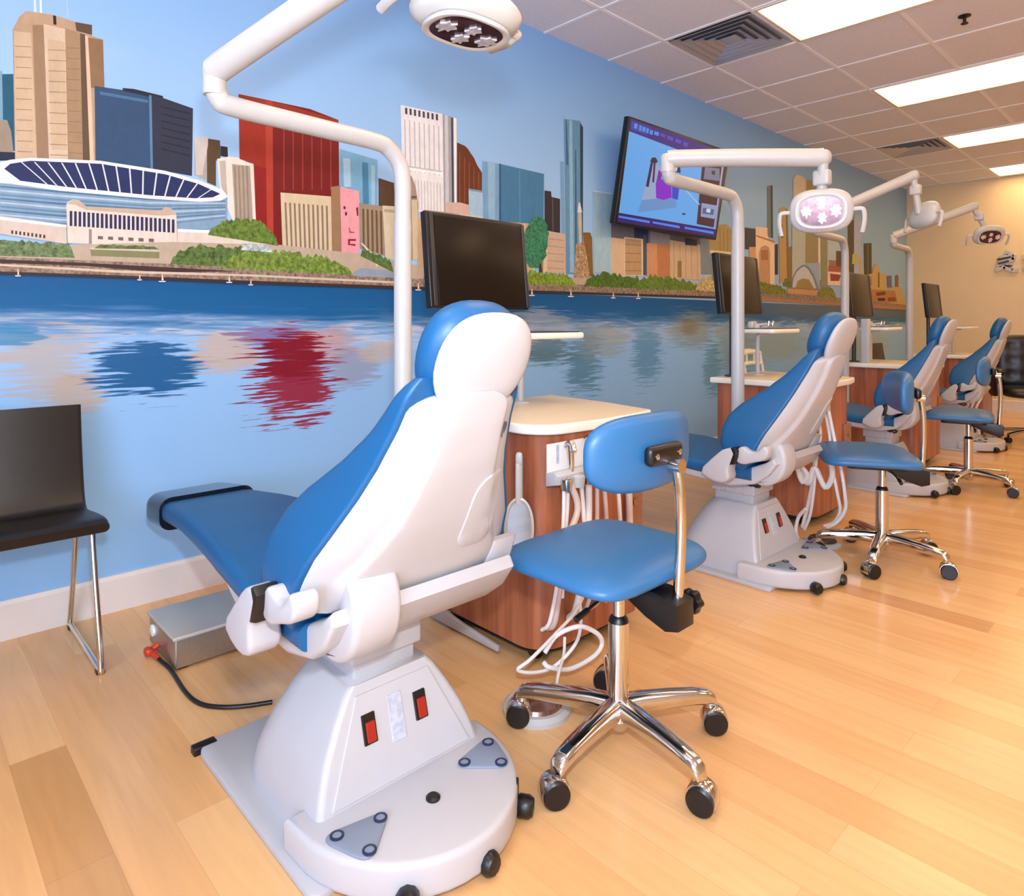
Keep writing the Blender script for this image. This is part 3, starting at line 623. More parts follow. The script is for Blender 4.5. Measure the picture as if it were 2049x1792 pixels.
# ================================================================== DENTAL CHAIR (local: +x = head end, y lateral, z up)
REAR = [(.50, .11), (.56, .15), (.62, .185), (.70, .23), (.78, .27), (.84, .298), (.92, .33), (1.0, .355), (1.05, .37)]
EDGE = [(.50, .07), (.56, .105), (.62, .13), (.70, .172), (.78, .212), (.84, .242), (.92, .282), (1.0, .322), (1.05, .345)]
HW = [(.50, .265), (.56, .275), (.60, .275), (.66, .26), (.72, .228), (.78, .196), (.84, .172), (.92, .15), (.97, .143), (1.0, .138), (1.02, .128), (1.035, .11)]
FRONT = [(.47, .02), (.50, -.015), (.54, -.04), (.60, -.065), (.66, -.068), (.72, -.05), (.77, -.005), (.84, .092), (.9, .168), (.96, .235), (1.0, .272), (1.03, .30)]
def dental_chair(label, loc, rz=0):
    t = thing('dental_chair', label, 'dental chair', loc, rz, 'blue and white dental chairs in a row')
    # base plate, rear foot, footboard
    b = B(); b.prism(rrect(-.47, .18, -.275, .27, (.02, .03, .05, .02)), 'xy', .0, .018, bev=.004, m=0); b.build('base_plate', WHITE2, t)
    b = B(); b.box((-.462, -.255, .009), (.03, .06, .022), bev=.004); b.build('rubber_foot', BLACK, t)
    pl = [(.03, -.262)]+[(.07+.29*math.sin(math.radians(a)), -.262*math.cos(math.radians(a))) for a in range(10, 180, 8)]+[(.03, .262)]
    b = B(); b.prism(pl, 'xy', .012, .088, bev=.014, seg=4); fb = b.build('footboard', WHITE, t)
    for (x, y, s) in ((.195, -.165, 1), (.18, .165, -1)):
        tri = [(x-.065, y-.045*s), (x+.02, y-.062*s), (x+.06, y-.03*s), (x+.03, y+.03*s), (x-.02, y+.062*s), (x-.05, y+.04*s)] if False else None
        c0 = [(x+.072, y-.03*s), (x-.062, y-.078*s), (x-.030, y+.078*s)]
        pts = []
        for k in range(3):
            p, a, c = Vector(c0[k]), Vector(c0[k-1]), Vector(c0[(k+1) % 3]); u = (a-p).normalized()*.045; w = (c-p).normalized()*.045
            for q in range(7):
                f = q/6; pts.append(tuple(p+u*(1-f)**2+w*f**2))
        b = B(); b.prism(pts, 'xy', .086, .094, bev=.003, seg=2); pd = b.build('foot_pedal', GREYP, t)
        for (cx, cy) in c0:
            m_ = Vector((x, y)); q = Vector((cx, cy)); q = q+(m_-q)*.42
            b = B(); b.lathe([(.0145, .0935), (.0145, .0965), (.010, .0975), (.0095, .0955)], (q.x, q.y, 0), n=18); b.lathe([(.0095, .094), (.0095, .0958), (.001, .0958)], (q.x, q.y, 0), n=18, m=1)
            b.build('pedal_button', [NAVY, GREYP], pd)
    b = B(); b.lathe([(.016, .087), (.016, .092), (.011, .096), (.001, .096)], (.20, .0, 0), n=20); b.build('round_switch', BLACK, t)
    for (x, y, a) in ((.322, .02, 4), (.268, .168, 35), (.292, -.135, -28)):
        b = B(); M = Matrix.Translation((x, y, 0)) @ Matrix.Rotation(math.radians(a), 4, 'Z')
        b.lathe([(.001, -.0), (.016, .0), (.024, .012), (.024, .034), (.018, .044), (.001, .046)], (.0, 0, 0), M=M @ Matrix.Translation((.022, 0, .028)) @ Matrix.Rotation(PI/2, 4, 'Y') @ Matrix.Translation((0, 0, -.012)), n=10)
        b.box((.012, 0, .062), (.012, .034, .04), bev=.004, M=M); b.build('levelling_knob', BLACK, t)
    # housing: flat sloping front, rounded rear
    rings = []
    tabs = {'xb': [(.018, -.36), (.06, -.352), (.12, -.325), (.18, -.29), (.24, -.25), (.285, -.215), (.305, -.19)],
            'xf': [(.018, .10), (.08, .10), (.305, .035)], 'hy': [(.018, .226), (.08, .222), (.13, .208), (.18, .188), (.24, .155), (.285, .126), (.305, .108)]}
    for z in (.018, .05, .085, .12, .15, .18, .21, .24, .265, .285, .298, .305):
        xb, xf, hy = (lerp(tabs[k], z) for k in ('xb', 'xf', 'hy')); r = min(.17, hy*.75, (xf-xb)*.45)
        rings.append([(x, y, z) for x, y in rrect(xb, xf, -hy, hy, (.016, r, r, .016), 8)])
    b = B(); b.loft(rings); hs = b.build('base_housing', WHITE, t, angle=50)
    def fx(z): return .10-(z-.08)*(.065/.225)
    def onfront(y0, y1, z0, z1, th): return [(fx(z0)+d, y, z) for d in (-.003, th) for (y, z) in ((y0, z0), (y1, z0), (y1, z1), (y0, z1))]
    def slab(y0, y1, z0, z1, th, mat_, name, par, trap=0):
        p = []
        for d in (-.003, th):
            for (y, z) in ((y0, z0), (y1, z0), (y1-trap, z1), (y0+trap, z1)): p.append((fx(z)+d, y, z))
        b = B(); b._add([V(*q) for q in p], [(0, 1, 2, 3), (7, 6, 5, 4), (0, 4, 5, 1), (1, 5, 6, 2), (2, 6, 7, 3), (3, 7, 4, 0)])
        bmesh.ops.bevel(b.bm, geom=list(b.bm.edges), offset=.0012, segments=1, affect='EDGES'); return b.build(name, mat_, par, flat=True)
    slab(-.188, .188, .094, .285, .004, WHITE, 'front_cover', t, .088)
    for y in (-.078, .062):
        sw = slab(y-.017, y+.017, .185, .245, .008, BLACK, 'rocker_switch', t); slab(y-.010, y+.012, .19, .23, .012, REDSW, 'rocker', sw)
    slab(-.024, .014, .165, .262, .0065, LABELM, 'rating_label', t)
    # column
    b = B(); b.box((-.085, 0, .35), (.19, .17, .12), bev=.006); b.build('lift_column', WHITE2, t)
    b = B(); b.box((-.085, 0, .375), (.215, .195, .07), bev=.006); b.box((-.085, 0, .408), (.225, .205, .012), bev=.003)
    for k in range(4): b.box((-.15+.042*k, 0, .37), (.006, .2, .07), bev=.002)
    b.build('column_sleeve', WHITE2, t)
    # seat pan + seat frame + seat cushion + leg rest
    b = B(); b.prism([(-.30, .42), (-.02, .405), (.09, .43), (.15, .475), (.19, .53), (.175, .555), (.14, .53), (.05, .49), (-.40, .475)], 'xz', -.235, .262, bev=.012, seg=3); b.build('seat_frame', WHITE, t)
    b = B(); b.prism([(-1.10, .455), (-.3, .435), (-.28, .49), (-1.12, .478)], 'xz', -.12, .12, bev=.008, seg=2); b.build('leg_rest_frame', BEIGE, t)
    TOP = [(-1.30, .455), (-1.24, .482), (-1.15, .50), (-.9, .523), (-.6, .535), (-.4, .53), (-.2, .505), (0, .50), (.08, .505)]
    BOT = [(-1.30, .415), (-1.2, .42), (-.9, .452), (-.5, .462), (-.2, .445), (.08, .445)]
    WID = [(-1.30, .10), (-1.27, .135), (-1.2, .155), (-1.0, .172), (-.7, .205), (-.45, .235), (-.2, .252), (.08, .255)]
    rings = []
    for k in range(30):
        x = -1.30+1.38*(k/29)**.9; zt, zb, w = lerp(TOP, x), lerp(BOT, x), lerp(WID, x); h = zt-zb
        rings.append([(x, y, z) for y, z in rrect(-w, w, zb, zt, h*.42, 5)])
    b = B(); b.loft(rings); b.build('seat_and_leg_cushion', BLUE, t, angle=60)
    rings = []
    for k in range(16):
        f = k/15; x = -1.43+.27*f; e = math.sqrt(max(0, 1-(1-min(1, f/.35))**2)); w = (.03+.125*e)+.012*f; zc = .425+.03*f; h = .012+.046*min(1, e*1.1)
        rings.append([(x, y, z) for y, z in rrect(-w, w, zc-h, zc+h, h*.7, 5)])
    b = B(); b.loft(rings); b.build('toe_cover', TOECAP, t, angle=60)
    # back rest: cushion + shell
    rings = []
    for k in range(34):
        z = .47+(1.022-.47)*k/33; zz = max(z, .5); w = lerp(HW, z)+.012; xf = lerp(FRONT, z); xe = lerp(EDGE, max(z, .5))+.004; d = xe-xf
        e = 1.0
        if k < 4: e = math.sin((k+1)/5*PI/2)
        if k > 30: e = math.cos((k-30)/4*PI/2*.8)
        xm = (xf+xe)/2; w *= (.8+.2*e); ring = []
        for x, y in rrect(-d/2*e, d/2*e, -w, w, (.012, min(.05, d*.45)*e, min(.05, d*.45)*e, .012), 5):
            dep = max(0, 1-(abs(y)/w)**2)*.035 if x < 0 else 0
            ring.append((xm+x+dep*(1 if d > .14 else .5), y, z))
        rings.append(ring)
    b = B(); b.loft(rings); b.build('backrest_cushion', BLUE, t, angle=60)
    def rear_x(y, z):
        w = lerp(HW, z)*(math.sqrt(max(.05, 1-((z-.955)/.040)**2)) if z > .955 else 1); e, r = lerp(EDGE, z), lerp(REAR, z); u = min(1, abs(y)/w)
        yp = lerp([(.5, .88), (.60, .80), (.66, .66), (.72, .60), (.9, .60), (1.0, .66)], z)
        core = e+(r-e)*(1-u**4)+.002
        step = .014*max(0, min(1, (yp-u)/.07)); return core+step
    rings = []
    for k in range(52):
        z = .535+(.992-.535)*k/51; w = lerp(HW, z)*(math.sqrt(max(.05, 1-((z-.955)/.040)**2)) if z > .955 else 1)
        zz = z
        ring = []; e = lerp(EDGE, z)
        n = 64
        for q in range(n+1):
            y = w*math.sin(-PI/2+PI*q/n); s_ = math.cos(PI/2*(abs(y)/w)**8) if abs(y) < w else 0
            fade = 1
            ring.append((e+(rear_x(y, z)-e)*fade, y, z))
        for q in range(n, -1, -4): ring.append((e-.018, w*.985*math.sin(-PI/2+PI*q/n), ring[q][2]))
        rings.append(ring)
    b = B(); b.loft(rings); sh = b.build('backrest_shell', WHITE, t, angle=60)
    def patch(outline, th, name, mt, lift=.0012):
        b = B(); n = len(outline); cy = sum(p[0] for p in outline)/n; cz = sum(p[1] for p in outline)/n; vs = []; fs = []
        rows = [(1.0, -.004), (1.0, th*.5), (.97, th), (.6, th), (.3, th)]
        for s_, d in rows:
            for (y, z) in outline:
                yy, zz = cy+(y-cy)*s_, cz+(z-cz)*s_; vs.append((rear_x(yy, zz)+d+lift, yy, zz))
        for r in range(len(rows)-1):
            for i in range(n): fs.append((r*n+i, r*n+(i+1) % n, (r+1)*n+(i+1) % n, (r+1)*n+i))
        fs.append(tuple(range((len(rows)-1)*n, len(rows)*n)))
        b._add([Vector(v) for v in vs], fs); return b.build(name, mt, sh, angle=30)
    patch(rrect(.055, .155, .62, .80, (.02, .05, .035, .03), 5), .003, 'side_panel', WHITE)
    patch([(.098+.013*math.cos(a*PI/12)+.006*math.sin(a*PI/12), .90+.016*math.sin(a*PI/12)) for a in range(24)], .003, 'oval_badge', mat('badge_grey', (96, 100, 108), .3, .3))
    # head rest
    Mh = Matrix.Translation((.356, .01, 1.042)) @ Matrix.Rotation(math.radians(22), 4, 'Y')
    b = B(); b.pillow((-.055, 0, .006), (.058, .121, .113), p=(2.2, 2.5, 2.4), n=12, M=Mh); hc = b.build('headrest_cushion', BLUE, t, angle=70)
    def shp(co):
        w = 1-.26*max(0, -co.z/.12)**1.5; return V(co.x, co.y*w, co.z)
    b = B(); b.pillow((.0, 0, 0), (.024, .123, .116), p=(2.2, 2.6, 2.5), n=14, M=Mh, fn=shp); hsx = b.build('headrest_shell', WHITE, t, angle=70)
    b = B(); b.cyl(Mh @ V(.015, .0, -.012), Mh @ V(.0235, .0, -.012), .0035, n=10); b.build('screw_hole', BLACK, hsx)
    b = B(); b.box((.0, 0, -.13), (.012, .07, .14), M=Mh, bev=.003); b.build('headrest_bar', CHROME, t)
    # swing arm bracket at the hip, near side
    arm = [(-.125, .47), (-.03, .562), (.0, .585), (.035, .592), (.052, .575), (.04, .535), (.02, .50), (.03, .462), (.0, .435), (-.06, .437)]
    b = B(); b.prism(chaikin(arm, 1), 'xz', -.335, -.262, bev=.012, seg=4); b.build('arm_bracket', WHITE, t)
    b = B(); b.prism([(.028, .52), (.05, .525), (.062, .555), (.066, .585), (.05, .598), (.034, .594), (.046, .57)], 'xz', -.338, -.268, bev=.008, seg=2); b.build('black_band', BLACK, t)
    lk = [(.045, .535), (.055, .592), (.08, .605), (.11, .585), (.145, .588), (.17, .62), (.195, .605), (.185, .56), (.12, .54), (.08, .525)]
    b = B(); b.prism(chaikin(lk), 'xz', -.318, -.262, bev=.009, seg=3); b.build('arm_link', WHITE, t)
    hk = [(.14, .60), (.19, .62), (.215, .56), (.21, .50), (.185, .455), (.14, .425), (.095, .418), (.078, .432), (.09, .452), (.12, .475), (.135, .51), (.14, .55)]
    b = B(); b.prism(chaikin(hk), 'xz', -.20, -.085, bev=.016, seg=4); b.build('hinge_bracket', WHITE, t)
    b = B(); b.prism([(.03, .515), (.12, .56), (.15, .60), (.175, .60), (.15, .535), (.06, .49)], 'xz', .20, .285, bev=.012, seg=3); b.build('arm_stub', WHITE, t)
    b = B()
    for k in range(3): b.tube([(-.05+.02*k, -.10, .455), (-.04+.03*k, -.13, .425), (.0+.03*k, -.12, .40), (.02, -.07, .38)], .006, n=8)
    b.build('cable', BLACK, t)
    return t
CH = [(1.60, .885, 1), (1.52, 2.98, 1), (1.46, 5.08, .88), (1.40, 7.17, .88)]
ch0 = dental_chair('large blue and white dental chair in the foreground, seen from behind', (CH[0][0], CH[0][1], 0))
for k, lb in ((1, 'dental chair second from the camera, behind the nearest blue stool'), (2, 'dental chair third in the row, behind the second blue stool'), (3, 'farthest dental chair, beside the black leather armchair')):
    dup(ch0, (CH[k][0], CH[k][1], 0), 0, lb, 'blue and white dental chairs in a row').scale = (CH[k][2], 1, 1)

# ================================================================== STOOL (local: back of the stool = +x)
def stool(label, loc, rz, legrot=205, post=.70):
    t = thing('rolling_stool', label, 'stool', loc, rz, 'blue rolling stools')
    def sfn(co):
        return V(co.x, co.y, co.z-.012*(co.x/.2)**4-.006*(co.y/.24)**4)
    b = B(); b.pillow((-.065, .02, .50), (.212, .25, .030), p=(5.5, 5.0, 2.4), n=16, fn=sfn); b.build('seat', BLUEL, t, angle=70)
    b = B(); b.prism(rrect(-.16, .10, -.08, .08, .03), 'xy', .440, .474, bev=.006); b.build('seat_plate', BLACK, t)
    def bfn(co): return V(co.x-.045*(co.y/.22)**2, co.y, co.z*(1-.16*abs(co.y/.22)**3))
    b = B(); b.pillow((.095, .02, .80), (.032, .218, .098), p=(2.4, 4.2, 3.6), n=14, fn=bfn); bp = b.build('backrest', BLUEL, t, angle=70)
    b = B(); b.box((.138, .005, .80), (.03, .145, .05), bev=.02, seg=4); bk = b.build('backrest_bracket', BLACK, t)
    b = B()
    for y in (-.045, .055): b.lathe([(.0075, 0), (.0075, .003), (.004, .005), (.0005, .005)], (0, 0, 0), M=Matrix.Translation((.152, y, .80)) @ Matrix.Rotation(PI/2, 4, 'Y'), n=14)
    b.build('bolt', CHROME, bk)
    b = B(); b.tube([(.165, .02, .775), (.175, .02, .70), (.178, .02, .60), (.172, .02, .48), (.168, .02, .40), (.166, .02, .375)], (.0135, .0125), n=16)
    b.cyl((.15, .02, .772), (.182, .02, .772), .018, n=20); b.build('back_post', CHROME, t)
    b = B(); b.prism([(-.02, .455), (.13, .455), (.195, .44), (.195, .375), (.16, .365), (.10, .385), (.0, .435)], 'xz', -.025, .055, bev=.006); b.build('tilt_mechanism', BLACK, t)
    b = B()
    n = 8; prof = []
    rings = []
    for (r, z) in ((.010, 0), (.012, .012), (.026, .014), (.029, .022), (.029, .036), (.022, .044), (.001, .045)):
        ring = []
        for q in range(40):
            a = 2*PI*q/40; rr_ = r*(1+.10*math.cos(6*a)) if r > .015 else r; ring.append((.17+rr_*math.cos(a), .055+z, .415+rr_*math.sin(a)))
        rings.append(ring)
    b.loft(rings); b.build('adjusting_knob', BLACK, t)
    b = B(); b.tube([(.02, -.06, .44), (.03, -.13, .43), (.035, -.19, .42)], .004, n=8); b.cyl((.035, -.17, .424), (.036, -.215, .415), .008, n=10); b.build('height_lever', BLACK, t)
    b = B(); b.cyl((0, 0, .33), (0, 0, .445), .0165, n=24); b.build('gas_piston', CHROME, t)
    b = B(); b.cyl((0, 0, .10), (0, 0, .335), .0275, n=32); b.lathe([(.0275, .333), (.024, .345), (.018, .352), (.001, .352)], n=24, m=1); b.build('column', [CHROME, BLACK], t)
    b = B(); b.lathe([(.001, .05), (.02, .052), (.03, .065), (.042, .075), (.05, .09), (.044, .118), (.028, .13), (.001, .13)], n=32); b.build('hub', CHROME, t)
    for k in range(5):
        a = math.radians(legrot+72*k)-rz; M = Matrix.Rotation(a, 4, 'Z')
        b = B(); rings = []
        for (x, z, h, w) in ((.025, .108, .028, .028), (.07, .110, .026, .026), (.15, .108, .023, .024), (.22, .104, .020, .022), (.262, .098, .019, .021), (.280, .090, .017, .020), (.288, .078, .012, .014)):
            rings.append([(x, y, z+q) for y, q in rrect(-w, w, -h, h, min(w, h)*.75, 4)])
        b.loft(rings, M=M); lg = b.build('leg', CHROME, t, angle=50)
        sw = random.Random(k*3+int(loc[1]*10)).uniform(-60, 60)
        sw = [15, -40, 25, -20, 70][k]
        Mc = Matrix.Translation(M @ V(.272, 0, 0)) @ Matrix.Rotation(a+math.radians(sw), 4, 'Z') @ Matrix.Translation((.012, 0, 0))
        b = B(); b.cyl(Mc @ V(-.012, 0, .055), Mc @ V(-.012, 0, .095), .010, n=14)
        rings = []
        for y in (-.021, -.017, .017, .021):
            rr_ = .034 if abs(y) > .02 else .036
            rings.append([(rr_*math.cos(math.radians(q)), y, .036+rr_*math.sin(math.radians(q))) for q in range(-20, 221, 12)])
        b.loft(rings, M=Mc); cs = b.build('caster', CHROME, t, angle=50)
        b = B()
        for y0, y1 in ((-.029, -.004), (.004, .029)):
            q = .003; b.lathe([(.001, y0), (.029, y0), (.0325, y0+q), (.0325, y1-q), (.029, y1), (.001, y1)], M=Mc @ Matrix.Translation((0, 0, .0332)) @ Matrix.Rotation(-PI/2, 4, 'X'), n=24)
        b.build('wheel', BLACK, cs)
    return t
stool('large blue rolling stool in the foreground in front of the nearest wooden cabinet', (1.885, 1.435, 0), 0, 205)
stool('blue rolling stool second from the camera, beside the second dental chair', (1.89, 3.47, 0), math.radians(28), 208)
stool('farthest blue rolling stool, its cushion turned sideways near the third dental chair', (1.82, 5.42, 0), math.radians(12), 195)

# ================================================================== CABINETS
CAB = [(.0, 0.), (-.02, 2.15), (-.06, 4.27), (-.10, 6.36)]
def cabinet(label, loc):
    t = thing('wooden_cabinet', label, 'cabinet', loc, 0, 'cherry wood treatment cabinets')
    # local origin: world (1.2, 1.8, 0)
    ol = rrect(-.285, .29, -.25, .28, (.04, .02, .02, .11), 8)
    b = B(); b.prism(ol, 'xy', .055, .765, bev=.002, seg=1); b.build('cabinet_body', WOOD, t, angle=40)
    b = B(); b.prism(rrect(-.23, .26, -.22, .25, (.04, .02, .02, .11), 8), 'xy', .03, .058); b.build('plinth', BLACK, t)
    wt = [(-.31, -.28)]+[(.20+.12*math.sin(math.radians(a)), -.16-.12*math.cos(math.radians(a))) for a in range(0, 91, 10)]+[(.335, .0), (.33, .2), (.30, .34), (.05, .40), (-.31, .44)]
    b = B(); b.prism(wt, 'xy', .765, .80, bev=.008, seg=3, m=0); top = b.build('worktop', [CREAM, EDGEW], t)
    for f in top.data.polygons:
        if abs(f.normal.z) < .95: f.material_index = 1
    b = B(); b.box((.295, .235, .45), (.012, .10, .16), bev=.002); pd = b.build('lock_panel', mat('brown_panel', (150, 104, 80), .4), t)
    b = B(); b.lathe([(.014, 0), (.014, .008), (.008, .01), (.001, .01)], M=Matrix.Translation((.301, .235, .47)) @ Matrix.Rotation(PI/2, 4, 'Y'), n=18); b.build('lock', BRONZE, pd)
    for (x, y) in ((-.19, -.19), (.2, -.18), (.21, .2), (-.19, .2)):
        b = B(); b.cyl((x-.012, y, .03), (x+.012, y, .03), .03, n=20); b.box((x, y, .045), (.03, .04, .03), bev=.004); b.build('caster', BLACK, t)
    return t
L0 = (1.2, 1.8)
clab = ['cherry wood cabinet with cream worktop beside the foreground dental chair', 'cherry wood cabinet with bundles of white hoses, beyond the second dental chair', 'curved-top wooden cabinet in front of the black chair by the wall', 'farthest wooden cabinet near the end wall']
c0 = cabinet(clab[0], (L0[0], L0[1], 0)); cabs = [c0]
for k in range(1, 4): cabs.append(dup(c0, (L0[0]+CAB[k][0], L0[1]+CAB[k][1], 0), 0, clab[k]))
# white kick plate on the floor of the first cabinet
b = B(); b.prism([(.92, .012), (1.30, .012), (1.30, .03), (1.12, .045), (.92, .07)], 'xz', 1.528, 1.542, bev=.002)
o = b.build('kick_plate', WHITE, None); tag(o, 'white plastic kick plate along the foot of the nearest cabinet', 'kick plate')

# ================================================================== MONITORS ON POSTS + TRAYS
def monitor(label, loc):
    t = thing('monitor', label, 'monitor', loc, 0, 'dark monitors above the cabinets')
    M = Matrix.Translation((0, 0, .56)) @ Matrix.Rotation(math.radians(-6), 4, 'Y')
    b = B(); b.box((0, 0, 0), (.034, .50, .36), bev=.006, M=M); fr = b.build('monitor_case', BLACK, t)
    b = B(); b.box((.018, .010, -.002), (.004, .445, .335), bev=.001, M=M); b.build('screen', DARK, t)
    for y in (-.228, .242):
        b = B(); b.box((.019, y, 0), (.006, .016, .345), bev=.002, M=M); b.build('side_bezel', BEZ, t)
    b = B(); b.cyl((-.035, 0, 0), (-.035, 0, .56), .017, n=20); b.lathe([(.045, 0), (.045, .008), (.02, .014), (.001, .014)], (-.035, 0, 0)); b.box((-.03, 0, .56), (.04, .1, .1), bev=.008); b.build('stand_post', BEZ, t)
    return t
mlab = ['large dark monitor behind the headrest of the foreground dental chair', 'dark monitor behind the second lamp pole, seen at an angle', 'narrow dark monitor beside the third lamp pole', 'small dark monitor against the end wall']
MP = [(1.0, 1.70), (.98, 3.80), (.93, 5.95), (.92, 8.1)]
m0 = monitor(mlab[0], (MP[0][0], MP[0][1], .80))
for k in range(1, 4): dup(m0, (MP[k][0], MP[k][1], .80), 0, mlab[k])
def tray(label, loc):
    t = thing('instrument_tray', label, 'tray', loc, 0, 'white instrument trays beside the monitors')
    b = B(); b.prism(rrect(-.125, .125, -.21, .17, .03), 'xy', .265, .29, bev=.009, seg=3); b.build('tray_body', EDGEW, t)
    b = B(); b.prism(rrect(-.112, .112, -.195, .155, .025), 'xy', .288, .294); b.build('dark_mat', BEZ, t)
    b = B(); b.tube([(-.07, -.02, 0), (-.07, -.02, .2), (-.06, -.02, .255), (.0, 0, .262)], .013, n=12); b.lathe([(.04, 0), (.04, .006), (.014, .01), (.001, .01)], (-.07, -.02, 0)); b.build('tray_arm', OFFW, t)
    b = B(); b.pillow((-.03, -.17, .315), (.02, .035, .022), p=4, n=6); b.build('tray_handle', OFFW, t)
    return t
tl = ['white tray with dark mat beside the foreground headrest', 'white tray with small handpieces beside the second dental chair', 'white tray with small handpieces beyond the third lamp pole', 'pale tray in front of the end wall between the two farthest dental chairs']
TP = [(1.075, 1.95), (1.05, 4.08), (1.02, 6.2), (1.15, 8.25)]
t0 = tray(tl[0], (TP[0][0], TP[0][1], .80))
for k in range(1, 4): dup(t0, (TP[k][0], TP[k][1], .80), 0, tl[k])
def hp(loc, rz, label, first=[None]):
    if first[0] is None:
        t = thing('dental_handpiece', label, 'dental handpiece', loc, rz, 'white handpieces resting on the trays')
        b = B(); b.tube([(-.06, 0, .018), (-.02, 0, .02), (.03, 0, .024), (.055, 0, .03)], .009, n=10, rr=.006); b.build('handle', OFFW, t)
        b = B(); b.cyl((.056, 0, .016), (.06, 0, .045), .010, n=14); b.build('head', CHROME, t)
        b = B(); b.box((-.02, 0, .008), (.05, .03, .018), bev=.004); b.build('cradle', WHITE, t)
        first[0] = t; return t
    return dup(first[0], loc, rz, label)
hp((1.05, 3.93, 1.094), .6, 'white handpiece at the left end of the second tray'); hp((1.06, 4.0, 1.094), 1.2, 'white handpiece lying just right of another on the second tray')
hp((1.02, 6.05, 1.094), .8, 'left white handpiece on the tray beyond the third lamp pole'); hp((1.02, 6.15, 1.094), 1.1, 'right white handpiece on the tray beyond the third lamp pole')

# ================================================================== LAMPS
def lamp(label, base, zj, A0, A1, Bp, hc, axes, r=.029, sag=0):
    """base (x,y); zj joint height; A0 arm height; A1 (x,y,z) top of riser; Bp upper elbow; hc head centre; axes = (X', Y', Z') of the head"""
    t = thing('dental_lamp', label, 'dental lamp', (base[0], base[1], 0), 0, 'white pole mounted dental lamps')
    O = (base[0], base[1], 0); x, y = base
    b = B(O); b.cyl((x, y, .012), (x, y, zj), r, n=28); b.build('pole', OFFW, t)
    b = B(O); b.lathe([(.09, 0), (.09, .012), (.05, .02), (.034, .03), (.001, .03)], (x, y, 0)); b.build('floor_flange', OFFW, t)
    b = B(O); ex, ey = A1[0], A1[1]; d = (Vector((ex, ey, 0))-Vector((x, y, 0))); L_ = d.length; d.normalize()
    def at(s_, z): return (x+d.x*s_, y+d.y*s_, z)
    R = .11; pts = [at(0, zj), at(0, (zj+A0-R)/2), at(0, A0-R), at(R*.12, A0-R*.5), at(R*.5, A0-R*.12), at(R, A0), at(L_*.5, A0+sag), at(L_-.05, A0+sag), at(L_-.012, A0+.012), at(L_, A0+.045), at(L_, A1[2]-.02)]
    b.tube(pts, r*.93, n=20); b.cyl((x, y, zj-.004), (x, y, zj+.02), r*.96, n=28); b.build('horizontal_arm', OFFW, t)
    b = B(O); A = Vector(A1); Bv = Vector(Bp); dd = (Bv-A).normalized()
    b.lathe([(.001, -.05), (r*.95, -.05), (r*1.0, -.04), (r*1.0, .02), (r*.8, .032), (.001, .034)], A, n=28); b.build('elbow_joint', OFFW, t)
    b = B(O); b.tube([A+V(0, 0, .01), A+dd*.06+V(0, 0, .012), (A+Bv)/2+V(0, 0, .008), Bv-dd*.05, Bv], (r*1.2, r*1.2), n=20); b.build('spring_arm', OFFW, t)
    H = Vector(hc); X, Y_, Z = (Vector(a).normalized() for a in axes); M = Matrix((( X.x, Y_.x, Z.x, H.x), (X.y, Y_.y, Z.y, H.y), (X.z, Y_.z, Z.z, H.z), (0, 0, 0, 1)))
    top = M @ V(0, 0, .035)
    b = B(O); b.tube([Bv+V(0, 0, .0), Bv-V(0, 0, .03), (Bv*.5+top*.5)-V(0, 0, .0), top], .022, n=16); b.box(tuple(Bv*.62+top*.38), (.07, .05, .07), bev=.012); b.pillow(tuple(Bv), (.034, .034, .034), p=2.5, n=6); b.build('drop_joint', OFFW, t)
    def hf(co): return V(co.x*(1-.18*max(0, co.z/.045)), co.y*(1-.22*max(0, co.z/.045)), co.z)
    b = B(O); b.pillow((0, 0, 0), (.095, .127, .045), p=(2.8, 2.8, 2.6), n=14, M=M, fn=hf); hd = b.build('lamp_head', OFFW, t, angle=70)
    b = B(O); ring = [(.072*math.copysign(abs(math.cos(a))**.75, math.cos(a)), .098*math.copysign(abs(math.sin(a))**.75, math.sin(a))) for a in [2*PI*q/48 for q in range(48)]]
    b.loft([[(u*s_, v*s_, z) for u, v in ring] for s_, z in ((1.0, -.038), (1.04, -.049), (.98, -.050), (.86, -.046))], M=M, caps=False)
    b.loft([[(u*.86, v*.86, z) for u, v in ring] for z in (-.0475, -.0445)], M=M, caps=True, m=1)
    b.build('reflector_rim', [OFFW, mat('reflector_glass', (84, 54, 62), .22, .5, noise=.6, nscale=34)], hd, angle=40)
    rnd = random.Random(3)
    for (cx, cy, sz) in ((0, -.056, .031), (.024, 0, .024), (-.030, .004, .027), (0, .060, .031)):
        b = B(O); p = []
        for k in range(14):
            a = 2*PI*k/14; rr_ = sz*(rnd.uniform(.8, 1.05) if k % 2 else rnd.uniform(.42, .75)); p.append((cx+rr_*math.cos(a), cy+rr_*math.sin(a)*.8))
        b.prism(p, 'xy', -.0515, -.0474, M=M); b.build('reflector_facet', mat('reflector_facet', (226, 226, 236), .15, .35, noise=.3, nscale=90), hd, flat=True)
    for s_ in (-1, 1):
        b = B(O); b.tube([M @ V(0, s_*.11, -.0), M @ V(0, s_*.155, -.004), M @ V(-.012, s_*.166, -.006), M @ V(-.05, s_*.168, -.01), M @ V(-.10, s_*.16, -.012)], (.011, .008), n=10); b.build('grip_handle', OFFW, hd)
    return t
lamp('large dental lamp hanging at the top edge over the foreground dental chair', (1.18, 1.229), 1.445, 1.69, (1.227, .625, 1.757), (1.80, .864, 1.985), (1.83, .955, 1.822), ((1, 0, 0), (0, 1, 0), (0, 0, 1)), r=.0285)
n_ = (CAM-V(1.80, 2.98, 1.615)); n_.normalize(); Zp = -n_; Up = V(0, 0, 1); Up = (Up-Zp*Up.dot(Zp)).normalized()
